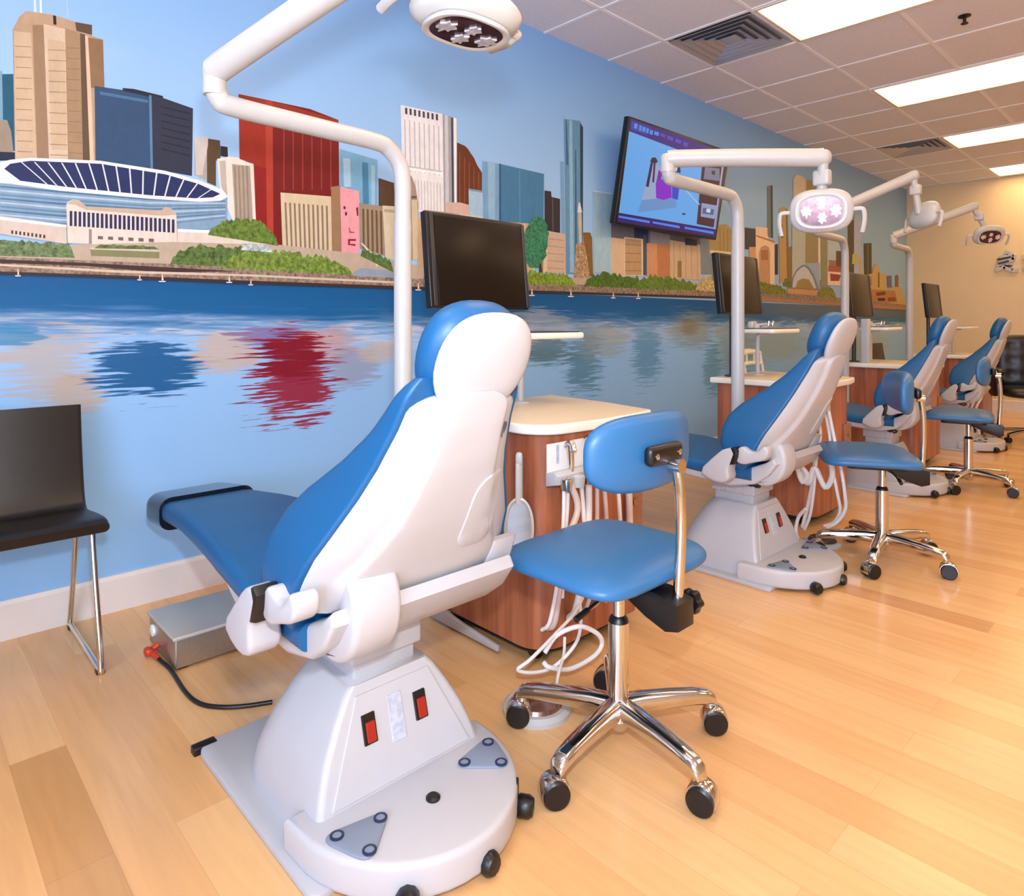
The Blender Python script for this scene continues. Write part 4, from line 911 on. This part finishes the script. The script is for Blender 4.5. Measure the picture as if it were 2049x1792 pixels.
lamp('dental lamp over the second chair, its mirrored face turned to the camera', (1.26, 3.27), 1.60, 1.785, (1.267, 2.61, 1.862), (1.81, 2.975, 1.845), (1.80, 2.98, 1.615), (Up, Zp.cross(Up), Zp), r=.033)
n3 = V(.55, .75, -.25).normalized(); Z3 = -n3; X3 = V(0, 0, 1); X3 = (X3-Z3*X3.dot(Z3)).normalized()
lamp('dental lamp third from the camera, turned away and showing its back', (1.03, 5.378), 1.51, 1.76, (1.05, 4.78, 1.84), (1.56, 5.15, 2.135), (1.60, 5.22, 1.87), (X3, Z3.cross(X3), Z3), r=.029)
n4 = V(.5, -.75, -.6).normalized(); Z4 = -n4; X4 = V(0, 0, 1); X4 = (X4-Z4*X4.dot(Z4)).normalized()
lamp('farthest dental lamp, its arm reaching across the end wall', (.89, 7.45), 1.62, 1.85, (.92, 6.86, 1.92), (1.47, 7.27, 2.19), (1.56, 7.35, 1.93), (X4, Z4.cross(X4), Z4), r=.032)

# ================================================================== WALL SCREEN (tilted)
TL, TR, BR, BL = V(.246, 3.70, 2.53), V(.246, 5.07, 2.53), V(.12, 5.07, 1.815), V(.12, 3.70, 1.815)
tv = thing('wall_television', 'large tilted television on the mural showing a blue and purple picture', 'television', (.0, 4.385, 2.17))
O = (.0, 4.385, 2.17)
ux = V(0, 1, 0); uz = (TL-BL).normalized(); un = ux.cross(uz).normalized(); hh = (TL-BL).length; cc = (TL+BR)/2
Mt = Matrix(((un.x, ux.x, uz.x, cc.x), (un.y, ux.y, uz.y, cc.y), (un.z, ux.z, uz.z, cc.z), (0, 0, 0, 1)))
b = B(O); b.box((-.022, 0, 0), (.045, 1.37, hh), bev=.006, M=Mt); b.box((-.06, 0, 0), (.05, .8, .4), bev=.02, M=Mt); b.build('television_case', BLACK, tv)
b = B(O); b.box((.05, 4.385, 2.15), (.1, .5, .3), bev=.005); b.box((.09, 4.385, 2.15), (.06, .06, .2)); b.build('wall_mount', BLACK, tv)
b = B(O); scol = []
def tvp(px, py, lift):
    d = ray(px, py); p0 = cc+un*lift; t = (p0-CAM).dot(un)/d.dot(un); return CAM+d*t
def S(pts, col, k):
    vs = [b.bm.verts.new(tvp(x, y, .0012+.00012*k)) for x, y in pts]; b.bm.faces.new(vs); scol.append(col)
S([(1262, 237), (1456, 306), (1430, 474), (1236, 444)], (88, 160, 226), 0)
S([(1262, 237), (1456, 306), (1454, 325), (1390, 312), (1258, 262)], (24, 14, 120), 1)
S([(1264, 243), (1300, 256), (1296, 270), (1262, 258)], (20, 60, 160), 2)
for (x, y, w, h) in ((1270, 246, 6, 10), (1280, 250, 4, 11), (1286, 253, 6, 9), (1294, 256, 5, 9), (1301, 259, 6, 9), (1310, 262, 9, 7), (1322, 266, 10, 6), (1336, 271, 12, 7), (1352, 277, 12, 7), (1368, 283, 9, 8)):
    S([(x, y), (x+w, y+w*.35), (x+w-1.5, y+h+w*.35), (x-1.5, y+h)], (70, 130, 214) if x < 1320 else (62, 60, 178), 3)
for x in (1404, 1410, 1416, 1422, 1428): S([(x, 303+(x-1404)*.1), (x+4, 303.6+(x-1404)*.1), (x+4, 306+(x-1404)*.1), (x, 305.4+(x-1404)*.1)], (190, 180, 240), 3)
S([(1236, 425), (1434, 459), (1430, 474), (1236, 444)], (8, 12, 96), 1)
for (x0, x1) in ((1238, 1300), (1306, 1360), (1370, 1428)): S([(x0, 431+(x0-1238)*.17), (x1, 431+(x1-1238)*.17), (x1, 436+(x1-1238)*.17), (x0, 435+(x0-1238)*.17)], (74, 120, 226), 2)
S([(1284, 400), (1300, 365), (1348, 372), (1354, 415), (1276, 425)], (92, 140, 196), 1); S([(1296, 352), (1302, 330), (1320, 330), (1330, 396), (1284, 400)], (140, 160, 196), 2)
S([(1301, 322), (1305, 315), (1312, 315), (1316, 322), (1314, 326), (1303, 325)], (16, 12, 40), 3); S([(1302, 325), (1307, 325), (1298, 374), (1292, 373)], (20, 16, 70), 3); S([(1308, 325), (1312, 325), (1309, 365), (1305, 365)], (60, 16, 80), 3)
S([(1312, 366), (1322, 358), (1343, 365), (1344, 395), (1328, 400), (1313, 396)], (124, 22, 190), 4); S([(1318, 340), (1326, 345), (1322, 360), (1312, 370)], (110, 30, 150), 3); S([(1345, 366), (1360, 370), (1356, 400), (1345, 396)], (30, 60, 190), 3)
S([(1354, 332), (1361, 333), (1362, 346), (1340, 342), (1342, 330)], (20, 30, 70), 3); S([(1347, 333), (1356, 334), (1354, 343), (1345, 341)], (180, 206, 226), 4)
S([(1370, 380), (1376, 382), (1402, 410), (1396, 408)], (130, 186, 236), 2); S([(1365, 426), (1372, 427), (1371, 430), (1365, 429)], (18, 24, 60), 3)
S([(1405, 328), (1452, 333), (1432, 456), (1394, 448)], (56, 24, 44), 1); S([(1411, 334), (1440, 337), (1440, 362), (1408, 358)], (110, 116, 140), 2); S([(1424, 341), (1431, 342), (1431, 350), (1424, 349)], (50, 50, 66), 3)
S([(1404, 406), (1434, 411), (1430, 438), (1402, 433)], (132, 150, 190), 2); S([(1407, 415), (1429, 419), (1427, 430), (1405, 427)], (70, 90, 130), 3); S([(1414, 417), (1422, 418), (1421, 426), (1413, 424)], (190, 206, 226), 4)
S([(1446, 320), (1450, 320), (1431, 458), (1428, 457)], (150, 156, 190), 3)
ms = bpy.data.materials.new('screen_picture'); ms.use_nodes = True; nt = ms.node_tree; pb = nt.nodes['Principled BSDF']
at_ = nt.nodes.new('ShaderNodeAttribute'); at_.attribute_name = 'paint'
pb.inputs['Base Color'].default_value = (.01, .01, .012, 1); pb.inputs['Roughness'].default_value = .25; nt.links.new(at_.outputs['Color'], pb.inputs['Emission Color']); pb.inputs['Emission Strength'].default_value = .9
o = b.build('screen', ms, tv, flat=True, recalc=False); ca = o.data.attributes.new('paint', 'FLOAT_COLOR', 'CORNER')
for f in o.data.polygons:
    for li in f.loop_indices: ca.data[li].color = lin(scol[f.index])+(1,)

# ================================================================== GUEST CHAIRS (local: faces +x, back at x = 0)
def guest_chair(label, loc, rz):
    t = thing('guest_chair', label, 'chair', loc, rz, 'black guest chairs')
    prof = [(.115, .83), (.135, .70), (.16, .58), (.185, .50), (.215, .468), (.26, .462), (.40, .478), (.50, .485), (.535, .475)]
    P_ = [Vector((x, 0, z)) for x, z in prof]; pts = []
    PP = [P_[0]*2-P_[1]]+P_+[P_[-1]*2-P_[-2]]
    for i in range(1, len(PP)-2):
        for k in range(5):
            s_ = k/5; a, b_, c, d = PP[i-1], PP[i], PP[i+1], PP[i+2]; pts.append(.5*((2*b_)+(c-a)*s_+(2*a-5*b_+4*c-d)*s_*s_+(3*b_-a-3*c+d)*s_**3))
    pts.append(P_[-1]); rings = []
    for i, p in enumerate(pts):
        tg = (pts[min(i+1, len(pts)-1)]-pts[max(0, i-1)]).normalized(); nn = V(-tg.z, 0, tg.x)
        if nn.x < 0 and nn.z < 0: nn = -nn
        h = .017; rings.append([p+V(0, y, 0)+nn*q for y, q in rrect(-.255, .255, -h, h, .014, 4)])
    b = B(); b.loft(rings); b.build('seat_shell', LEATH, t, angle=55)
    for s_ in (-1, 1):
        y = .235*s_; b = B(); b.tube([(.16, y, .455), (.10, y, .20), (.045, y, .02), (.05, y, .011), (.10, y, .0095), (.35, y, .0095), (.50, y, .0095), (.515, y, .02), (.49, y, .12), (.43, y, .30), (.385, y, .455)], .0095, n=12, smooth=4); b.build('sled_leg', CHROME, t)
        b = B()
        for x in (.07, .50): b.box((x, y, .006), (.03, .024, .012), bev=.003)
        b.build('floor_glide', BLACK, t)
    b = B(); b.tube([(.385, -.235, .452), (.385, .235, .452)], .009, n=10, smooth=0); b.tube([(.17, -.235, .452), (.17, .235, .452)], .009, n=10, smooth=0); b.build('cross_bar', CHROME, t)
    return t
g0 = guest_chair('black guest chair with chrome sled legs at the left edge against the mural', (.0, .29, 0), 0)
g1 = dup(g0, (.22, 8.08, 0), 0, 'black guest chair by the mural behind the third cabinet, only its back showing', 'black guest chairs'); g1.scale = (1.08, 1.08, 1.08)

t = thing('white_side_chair', 'white slatted side chair by the mural behind the second cabinet', 'chair', (.40, 5.60, 0), 0)
b = B(); b.pillow((.02, 0, .45), (.2, .2, .018), p=(8, 8, 3), n=6); b.build('seat', WHCH, t)
b = B()
for y in (-.16, .16): b.tube([(-.17, y, .45), (-.20, y, .65), (-.25, y*1.1, .87)], (.014, .018), n=8)
b.tube([(-.25, -.18, .86), (-.265, 0, .875), (-.25, .18, .86)], (.018, .03), n=8); b.tube([(-.225, -.165, .77), (-.24, 0, .775), (-.225, .165, .77)], (.012, .02), n=8); b.tube([(-.205, -.16, .68), (-.215, 0, .68), (-.205, .16, .68)], (.012, .018), n=8)
for y in (-.07, .07): b.box((-.245, y, .82), (.012, .02, .09))
b.build('back_frame', WHCH, t)
for x in (-.16, .18):
    for y in (-.16, .16): b = B(); b.cyl((x, y, 0), (x, y, .44), .014, .02, n=12); b.build('leg', WHCH, t)

# ================================================================== BLACK LEATHER ARMCHAIR ON CASTERS
t = thing('leather_armchair', 'black tufted leather armchair on a chrome caster base at the right edge', 'armchair', (1.80, 7.95, 0), math.radians(-70))
b = B(); b.pillow((0, 0, .47), (.27, .27, .055), p=(4, 4, 2.6), n=10); b.build('seat', LEATH, t, angle=70)
def tuft(co):
    d = sum(math.exp(-((co.y-a)**2+(co.z-c)**2)/.0018) for a in (-.13, 0, .13) for c in (-.12, .02, .16)); return V(co.x+(-.02*d if co.x > 0 else 0), co.y, co.z)
b = B(); b.pillow((-.27, 0, .74), (.065, .27, .27), p=(2.6, 4, 4), n=22, fn=tuft, M=None); b.build('backrest', LEATH, t, angle=80)
for s_ in (-1, 1):
    b = B(); b.pillow((.0, .30*s_, .66), (.25, .045, .04), p=(4, 3, 2.6), n=8); b.pillow((-.02, .31*s_, .54), (.19, .025, .12), p=(4, 3, 4), n=8); b.build('armrest', LEATH, t, angle=70)
b = B(); b.cyl((0, 0, .1), (0, 0, .40), .028, n=20); b.build('column', CHROME, t)
for k in range(5):
    M = Matrix.Rotation(math.radians(20+72*k), 4, 'Z'); b = B(); b.tube([M @ V(.0, 0, .11), M @ V(.15, 0, .10), M @ V(.29, 0, .075)], (.016, .02), n=10); lg = b.build('leg', CHROME, t)
    b = B(); b.cyl(M @ V(.29, -.02, .027), M @ V(.29, .02, .027), .0265, n=18); b.cyl(M @ V(.29, 0, .04), M @ V(.29, 0, .08), .008, n=8); b.build('caster', BLACK, lg)

# ================================================================== STEEL BOX, CORDS
t = thing('steel_step_box', 'low steel box with grey lid on the floor under the foreground dental chair', 'utility box', (.53, .90, 0))
b = B(); b.box((0, 0, .057), (.278, .40, .098), bev=.006); b.build('box_body', STEEL, t)
b = B(); b.box((0, 0, .108), (.29, .412, .012), bev=.003); b.build('lid', mat('lid_painted_grey', (196, 196, 190), .35, .3), t)
b = B(); b.lathe([(.02, 0), (.02, .006), (.016, .008), (.001, .008)], M=Matrix.Translation((-.09, -.20, .062)) @ Matrix.Rotation(PI/2, 4, 'X'), n=24); b.build('round_knob', PAPER, t)
for x in (-.11, .11):
    b = B(); b.box((x, -.17, .005), (.03, .03, .012), bev=.002); b.build('foot', BLACK, t)
pts = [on(304, 1302, 2, .02), on(318, 1318, 2, .012), on(342, 1340, 2, .008), on(372, 1385, 2, .007), on(400, 1407, 2, .007), on(440, 1414, 2, .007), on(490, 1412, 2, .007), on(545, 1404, 2, .007)]
t = thing('power_cord', 'black power cord with red plug running along the floor to the foreground chair base', 'cord', tuple(pts[0]*V(1, 1, 0) if False else (pts[0].x, pts[0].y, 0)))
b = B((pts[0].x, pts[0].y, 0)); b.tube(pts, .0065, n=10); b.build('cord', BLACK, t)
b = B((pts[0].x, pts[0].y, 0)); b.tube([pts[0]+V(-.01, .02, .012), pts[0], pts[1]], .012, n=8, rr=.008); b.pillow(tuple(pts[0]+V(.0, -.012, .002)), (.02, .012, .014), p=3, n=4); b.build('red_plug', REDPL, t)

# ================================================================== HOSES, HOLDERS, MIRROR on the first cabinet (front face x = 1.49)
XF = 1.492
t = thing('outlet_panel', 'white connection panel with chrome fittings on the front of the nearest cabinet', 'control panel', (XF, 1.72, .70), 0)
O = (XF, 1.72, .70)
a = on(1101, 893, 0, XF); c = on(1180, 932, 0, XF)
b = B(O); b.box((XF+.004, (a.y+c.y)/2+.03, (a.z+c.z)/2+.006), (.008, abs(c.y-a.y)+.10, .10), bev=.003); b.build('panel_plate', PAPER, t)
b = B(O); b.box((XF+.009, a.y+.025, .70), (.003, .012, .06)); b.build('printed_label', LABELM, t, flat=True)
def handp(y, z, label, kind):
    t = thing('hanging_handpiece', label, 'dental handpiece', (XF, y, z), 0)
    b = B((XF, y, z)); b.tube([(XF+.02, y, z+.0), (XF+.045, y-.004, z+.012), (XF+.06, y-.01, z-.012)], .011, n=12); b.tube([(XF+.035, y, z), (XF+.04, y, z-.05), (XF+.038, y, z-.11), (XF+.03, y-.005, z-.15)], .012, n=12, rr=.008); b.build('metal_handle', CHROME, t)
    b = B((XF, y, z)); b.tube([(XF+.03, y-.005, z-.14), (XF+.03, y-.01, z-.22), (XF+.035, y-.03, z-.34), (XF+.04, y-.045, z-.48)], .008, n=10); b.build('hose', TUBE, t)
    return t
handp(1.645, .725, 'chrome handpiece hooked over the left of the white panel', 0); handp(1.745, .735, 'chrome handpiece at the right end of the white panel, half hidden by the stool back', 0)
t = thing('instrument_holder', 'white bracket bar holding hoses on the nearest cabinet', 'instrument holder', (XF, 1.7, .62), 0)
b = B((XF, 1.7, .62)); b.prism([(XF, .60), (XF+.05, .612), (XF+.055, .64), (XF+.04, .652), (XF, .645)], 'xz', 1.565, 1.80, bev=.005); b.build('bar', WHITE, t)
for k, y in enumerate((1.60, 1.66, 1.72, 1.775)):
    b = B((XF, 1.7, .62)); b.lathe([(.018, 0), (.021, .02), (.021, .035), (.012, .04), (.001, .04)], (XF+.06, y, .595), n=14); b.build('holder_clip', OFFW if k % 2 else CHROME, t)
hz = [((1.60, .62), (1.59, .48), (1.575, .33), .0065, 0), ((1.625, .62), (1.66, .52), (1.60, .40), .011, 1), ((1.68, .62), (1.69, .50), (1.70, .33), .0075, 0), ((1.72, .62), (1.715, .48), (1.70, .32), .012, 0), ((1.765, .62), (1.76, .47), (1.76, .30), .0075, 1), ((1.80, .60), (1.81, .46), (1.82, .30), .008, 1), ((1.875, .60), (1.885, .46), (1.90, .28), .0075, 0), ((1.93, .60), (1.94, .50), (1.945, .30), .012, 1)]
hl = ['thin white hose farthest left on the nearest cabinet', 'thick pinkish hose curling left on the nearest cabinet', 'thin white hose in the middle of the nearest cabinet', 'thick white hose in the middle of the nearest cabinet', 'pinkish hose right of the thick white hose', 'pinkish hose just below the stool backrest', 'thin white hose near the lock panel', 'thick pinkish hose beside the lock panel']
for k, (p, q, r_, rad, m_) in enumerate(hz):
    b = B((XF, p[0], 0)); b.tube([(XF+.05, p[0], p[1]), (XF+.055, q[0], q[1]), (XF+.05, r_[0], r_[1]), (XF+.03, r_[0]-.02, .18), (XF-.005, r_[0]-.02, .14)], rad, n=10)
    o = b.build('dental_hose', (TUBE, TUBEP)[m_]); o.location = (XF, p[0], 0); tag(o, hl[k], 'hose', 'hoses on the nearest cabinet')
# looping tubes by the floor in front of the cabinet
def loopobj(pts, rad, label, name='floor_tube', mt=TUBE, x=1.60):
    w = [on(px, py, 0, xx) for px, py, xx in pts]; w = [V(p.x, p.y, max(p.z, rad+.001)) for p in w]
    o0 = (w[0].x, w[0].y, 0); b = B(o0); b.tube(w, rad, n=10); o = b.build(name, mt); o.location = o0; return tag(o, label, 'tube', 'white tubes looping to the floor')
loopobj([(1172, 1180, 1.52), (1150, 1225, 1.55), (1100, 1280, 1.58), (1060, 1320, 1.58), (1036, 1340, 1.56), (1070, 1345, 1.58), (1110, 1332, 1.60), (1150, 1290, 1.62), (1162, 1250, 1.60), (1160, 1195, 1.52)], .0055, 'thin white tube making the long narrow loop beside the cabinet corner')
loopobj([(1090, 1305, 1.56), (1115, 1270, 1.58), (1160, 1253, 1.62), (1196, 1268, 1.64), (1204, 1290, 1.64), (1185, 1315, 1.64), (1140, 1338, 1.62), (1100, 1335, 1.60), (1088, 1325, 1.58)], .0075, 'thicker white tube curled in a ring in front of the cabinet')
loopobj([(1130, 1275, 1.57), (1128, 1310, 1.60), (1118, 1345, 1.64), (1112, 1380, 1.66), (1108, 1405, 1.66)], .005, 'short white tube dropping down to the round foot control')
t = thing('foot_control', 'round white foot control on the floor behind the foreground stool leg', 'foot pedal', (1.615, 1.40, 0))
b = B(); b.lathe([(.10, 0), (.10, .012), (.088, .022), (.078, .022), (.001, .022)], n=36); b.build('rim', OFFW, t); b = B(); b.lathe([(.076, .02), (.07, .032), (.03, .036), (.001, .036)], n=32); b.build('pedal_dome', mat('copper_steel', (150, 120, 110), .2, .8), t)
# hand mirror hanging on the curved cabinet corner
mo = (1.40, 1.540, .49); t = thing('hand_mirror', 'white handled oval hand mirror hanging on the nearest cabinet corner', 'mirror', mo, math.radians(-50))
b = B(); 
def oval(w, h, z0, n=40): return [(w*math.sin(2*PI*k/n)*(1+.16*(math.cos(2*PI*k/n) < 0)*abs(math.cos(2*PI*k/n))), z0+h*math.cos(2*PI*k/n)) for k in range(n)]
b.loft([[(x, y, z) for y, z in oval(w, h, -.02)] for x, w, h in ((.012, .047, .088), (.026, .049, .090), (.028, .042, .083), (.022, .036, .076))], caps=False)
b.loft([[(x, y, z) for y, z in oval(w, h, -.02)] for x, w, h in ((.012, .047, .088), (.011, .01, .02))], caps=True)
b.tube([(.02, 0, .05), (.022, 0, .10), (.02, 0, .16), (.016, 0, .185)], (.009, .014), n=10, rr=(.006, .010) if False else None); b.pillow((.02, 0, .195), (.01, .012, .022), p=3, n=4); b.build('mirror_frame', OFFW, t)
b = B(); b.prism(oval(.037, .077, -.02), 'yz', .017, .023); b.build('mirror_glass', MIRR, t, flat=True)

# second cabinet: bundle of hoses on its near face, loops to the floor
def hose2(pts, rad, label, y=3.58, mt=TUBE, grp='hoses on the second cabinet'):
    w = [on(px, py, 1, y) for px, py in pts]; w = [V(p.x, p.y+.012*math.sin(i*1.7), max(p.z, rad+.001)) for i, p in enumerate(w)]
    o0 = (w[0].x, w[0].y, 0); b = B(o0); b.tube(w, rad, n=8); o = b.build('dental_hose', mt); o.location = o0; return tag(o, label, 'hose', grp)
hose2([(1622, 828), (1626, 860), (1632, 900), (1628, 960), (1616, 1010), (1604, 1055)], .010, 'straight white hose in the middle of the second cabinet, reaching the floor')
hose2([(1636, 824), (1640, 870), (1634, 920), (1630, 980), (1620, 1030), (1608, 1060)], .008, 'thin white hose beside the straight one on the second cabinet', 3.55)
hose2([(1650, 820), (1658, 870), (1664, 920), (1676, 980), (1680, 1020), (1668, 1045), (1650, 1052)], .008, 'white hose bowing right from the second cabinet, inner of two', 3.55)
hose2([(1658, 822), (1668, 880), (1682, 930), (1692, 985), (1690, 1020), (1672, 1046), (1655, 1055)], .009, 'white hose bowing farthest right from the second cabinet', 3.53)
hose2([(1632, 868), (1610, 880), (1597, 905), (1605, 930), (1614, 950), (1604, 965), (1598, 940), (1597, 925)], .012, 'thick white hose looped to the left on the second cabinet', 3.50)
hose2([(1598, 930), (1606, 958), (1620, 965), (1632, 935), (1650, 975), (1664, 950), (1660, 910)], .014, 'thick white hose hanging in a W shape on the second cabinet', 3.52)
hose2([(1612, 1018), (1596, 1035), (1593, 1062), (1602, 1082), (1612, 1092)], .009, 'white hose curving forward onto the floor beside the second chair base', 3.44, TUBE)
t = thing('instrument_holder', 'white holder with hooks at the top of the second cabinet hoses', 'instrument holder', (1.46, 3.55, .63))
for k, (px, py) in enumerate(((1626, 828), (1636, 822), (1652, 818))):
    p = on(px, py, 1, 3.545); b = B((1.46, 3.55, .63)); b.box((p.x, p.y, p.z), (.022+.02*(k == 2), .03, .035), bev=.006); b.build('hook', WHITE, t)
b = B((1.46, 3.55, .63)); b.box((1.46, 3.56, .62), (.12, .02, .02), bev=.004); b.build('bar', WHITE2, t)
t = thing('foot_control', 'white and grey foot control at the foot of the second cabinet hoses', 'foot pedal', (1.60, 3.50, 0), .5)
b = B(); b.lathe([(.09, 0), (.09, .012), (.08, .02), (.001, .02)], n=30); b.build('rim', OFFW, t); b = B(); b.lathe([(.07, .018), (.06, .034), (.02, .04), (.001, .04)], n=24); b.build('pedal_dome', BEZ, t)
# fourth chair / cabinet: tangle of hoses
for k in range(3):
    y = 7.02; x = 1.42+.035*k; o0 = (x, y+.3, 0); b = B(o0); b.tube([(x, y+.32, .66), (x+.01, y+.31, .55), (x+.03, y+.28, .46), (x+.0, y+.26, .38), (x-.02, y+.30, .30), (x, y+.34, .10)], .011, n=8)
    o = b.build('dental_hose', TUBE); o.location = o0; tag(o, ('left', 'middle', 'right')[k]+'most of the three pale hoses hanging beside the farthest dental chair' if k != 1 else 'middle one of the three pale hoses hanging beside the farthest dental chair', 'hose', 'hoses beside the farthest chair')

# white post cabinet beside third chair
b = B((1.02, 5.75, .8)); b.prism(rrect(.99, 1.05, 5.82, 5.88, .01), 'xy', .80, 1.16, bev=.004); o = b.build('white_post', OFFW); o.location = (1.02, 5.75, .8); tag(o, 'short white post on the worktop just right of the third lamp pole', 'post')

# ================================================================== RAISED SIGN ON THE END WALL
def wp(px, py, off=0): p = on(px, py, 1, Y_END); return V(p.x, Y_END-off, p.z)
def stroke(b, p0, p1, w, th, m=0):
    a, c = wp(*p0), wp(*p1); d = (c-a).normalized(); n = V(-d.z, 0, d.x)*(w/2)
    vs = [a-n, c-n, c+n, a+n]; vs = [V(v.x, Y_END-.001, v.z) for v in vs]+[V(v.x, Y_END-th, v.z) for v in vs]
    b._add(vs, [(3, 2, 1, 0), (4, 5, 6, 7), (0, 1, 5, 4), (1, 2, 6, 5), (2, 3, 7, 6), (3, 0, 4, 7)], m)
t = thing('wall_emblem', 'white raised emblem of crossing strokes on the beige end wall', 'wall sign', tuple(wp(2012, 525)))
O = wp(2012, 525)
for nm, st, mt, th in (('white_stroke', [((2011, 504), (2019, 507), .05), ((2001, 516), (2029, 509), .05), ((1999, 526), (2030, 518), .05), ((2031, 510), (2028, 520), .04), ((2000, 529), (2000, 534), .05), ((1993, 541), (2011, 533), .055), ((2010, 533), (2026, 541), .055), ((2025, 541), (2038, 541), .045), ((2012, 529), (2026, 533), .04)], WHITE, .03), ('grey_stroke', [((1996, 519.5), (2024, 514), .018), ((1999, 527.5), (2020, 522), .02), ((2018, 530.5), (2026, 532), .014)], BEZ, .038)):
    for s_ in st: b = B(O); stroke(b, s_[0], s_[1], s_[2], th); b.build(nm, mt, t, flat=True)
t = thing('wall_emblem', 'second white raised shape on the end wall, cut off by the right edge', 'wall sign', tuple(wp(2056, 530)))
O = wp(2056, 530)
for s_ in (((2046, 515), (2058, 512), .05), ((2048, 538), (2064, 530), .05), ((2056, 510), (2060, 542), .05)): b = B(O); stroke(b, s_[0], s_[1], s_[2], .03); b.build('white_stroke', WHITE, t, flat=True)

# ================================================================== CAMERA AND LIGHT
cam = bpy.data.cameras.new('camera'); co = bpy.data.objects.new('camera', cam); C.objects.link(co)
co.location = CAM; co.rotation_euler = (PI/2, 0, TH)
cam.sensor_width = 36; cam.sensor_fit = 'HORIZONTAL'; cam.lens = FPX/2049*36; cam.shift_x = 0; cam.shift_y = -(896-HY)/2049; cam.clip_start = .05
bpy.context.scene.camera = co
# on-camera flash, a hand's breadth above the lens
fl = bpy.data.lights.new('camera_flash', 'AREA'); fl.shape = 'DISK'; fl.size = .09; fl.energy = 30; fl.color = (.91, .95, 1.0)
fo = bpy.data.objects.new('camera_flash', fl); C.objects.link(fo); fo.location = (2.99, .03, 1.36)
fo.rotation_euler = (PI/2+math.radians(9), 0, TH)
w = bpy.data.worlds.new('world'); bpy.context.scene.world = w; w.use_nodes = True
w.node_tree.nodes['Background'].inputs[0].default_value = (.8, .85, 1, 1); w.node_tree.nodes['Background'].inputs[1].default_value = .3
s = bpy.context.scene; s.view_settings.view_transform = 'Standard'; s.view_settings.look = 'None'; s.view_settings.gamma = 1; s.view_settings.exposure = .12; s.view_settings.use_curve_mapping = False
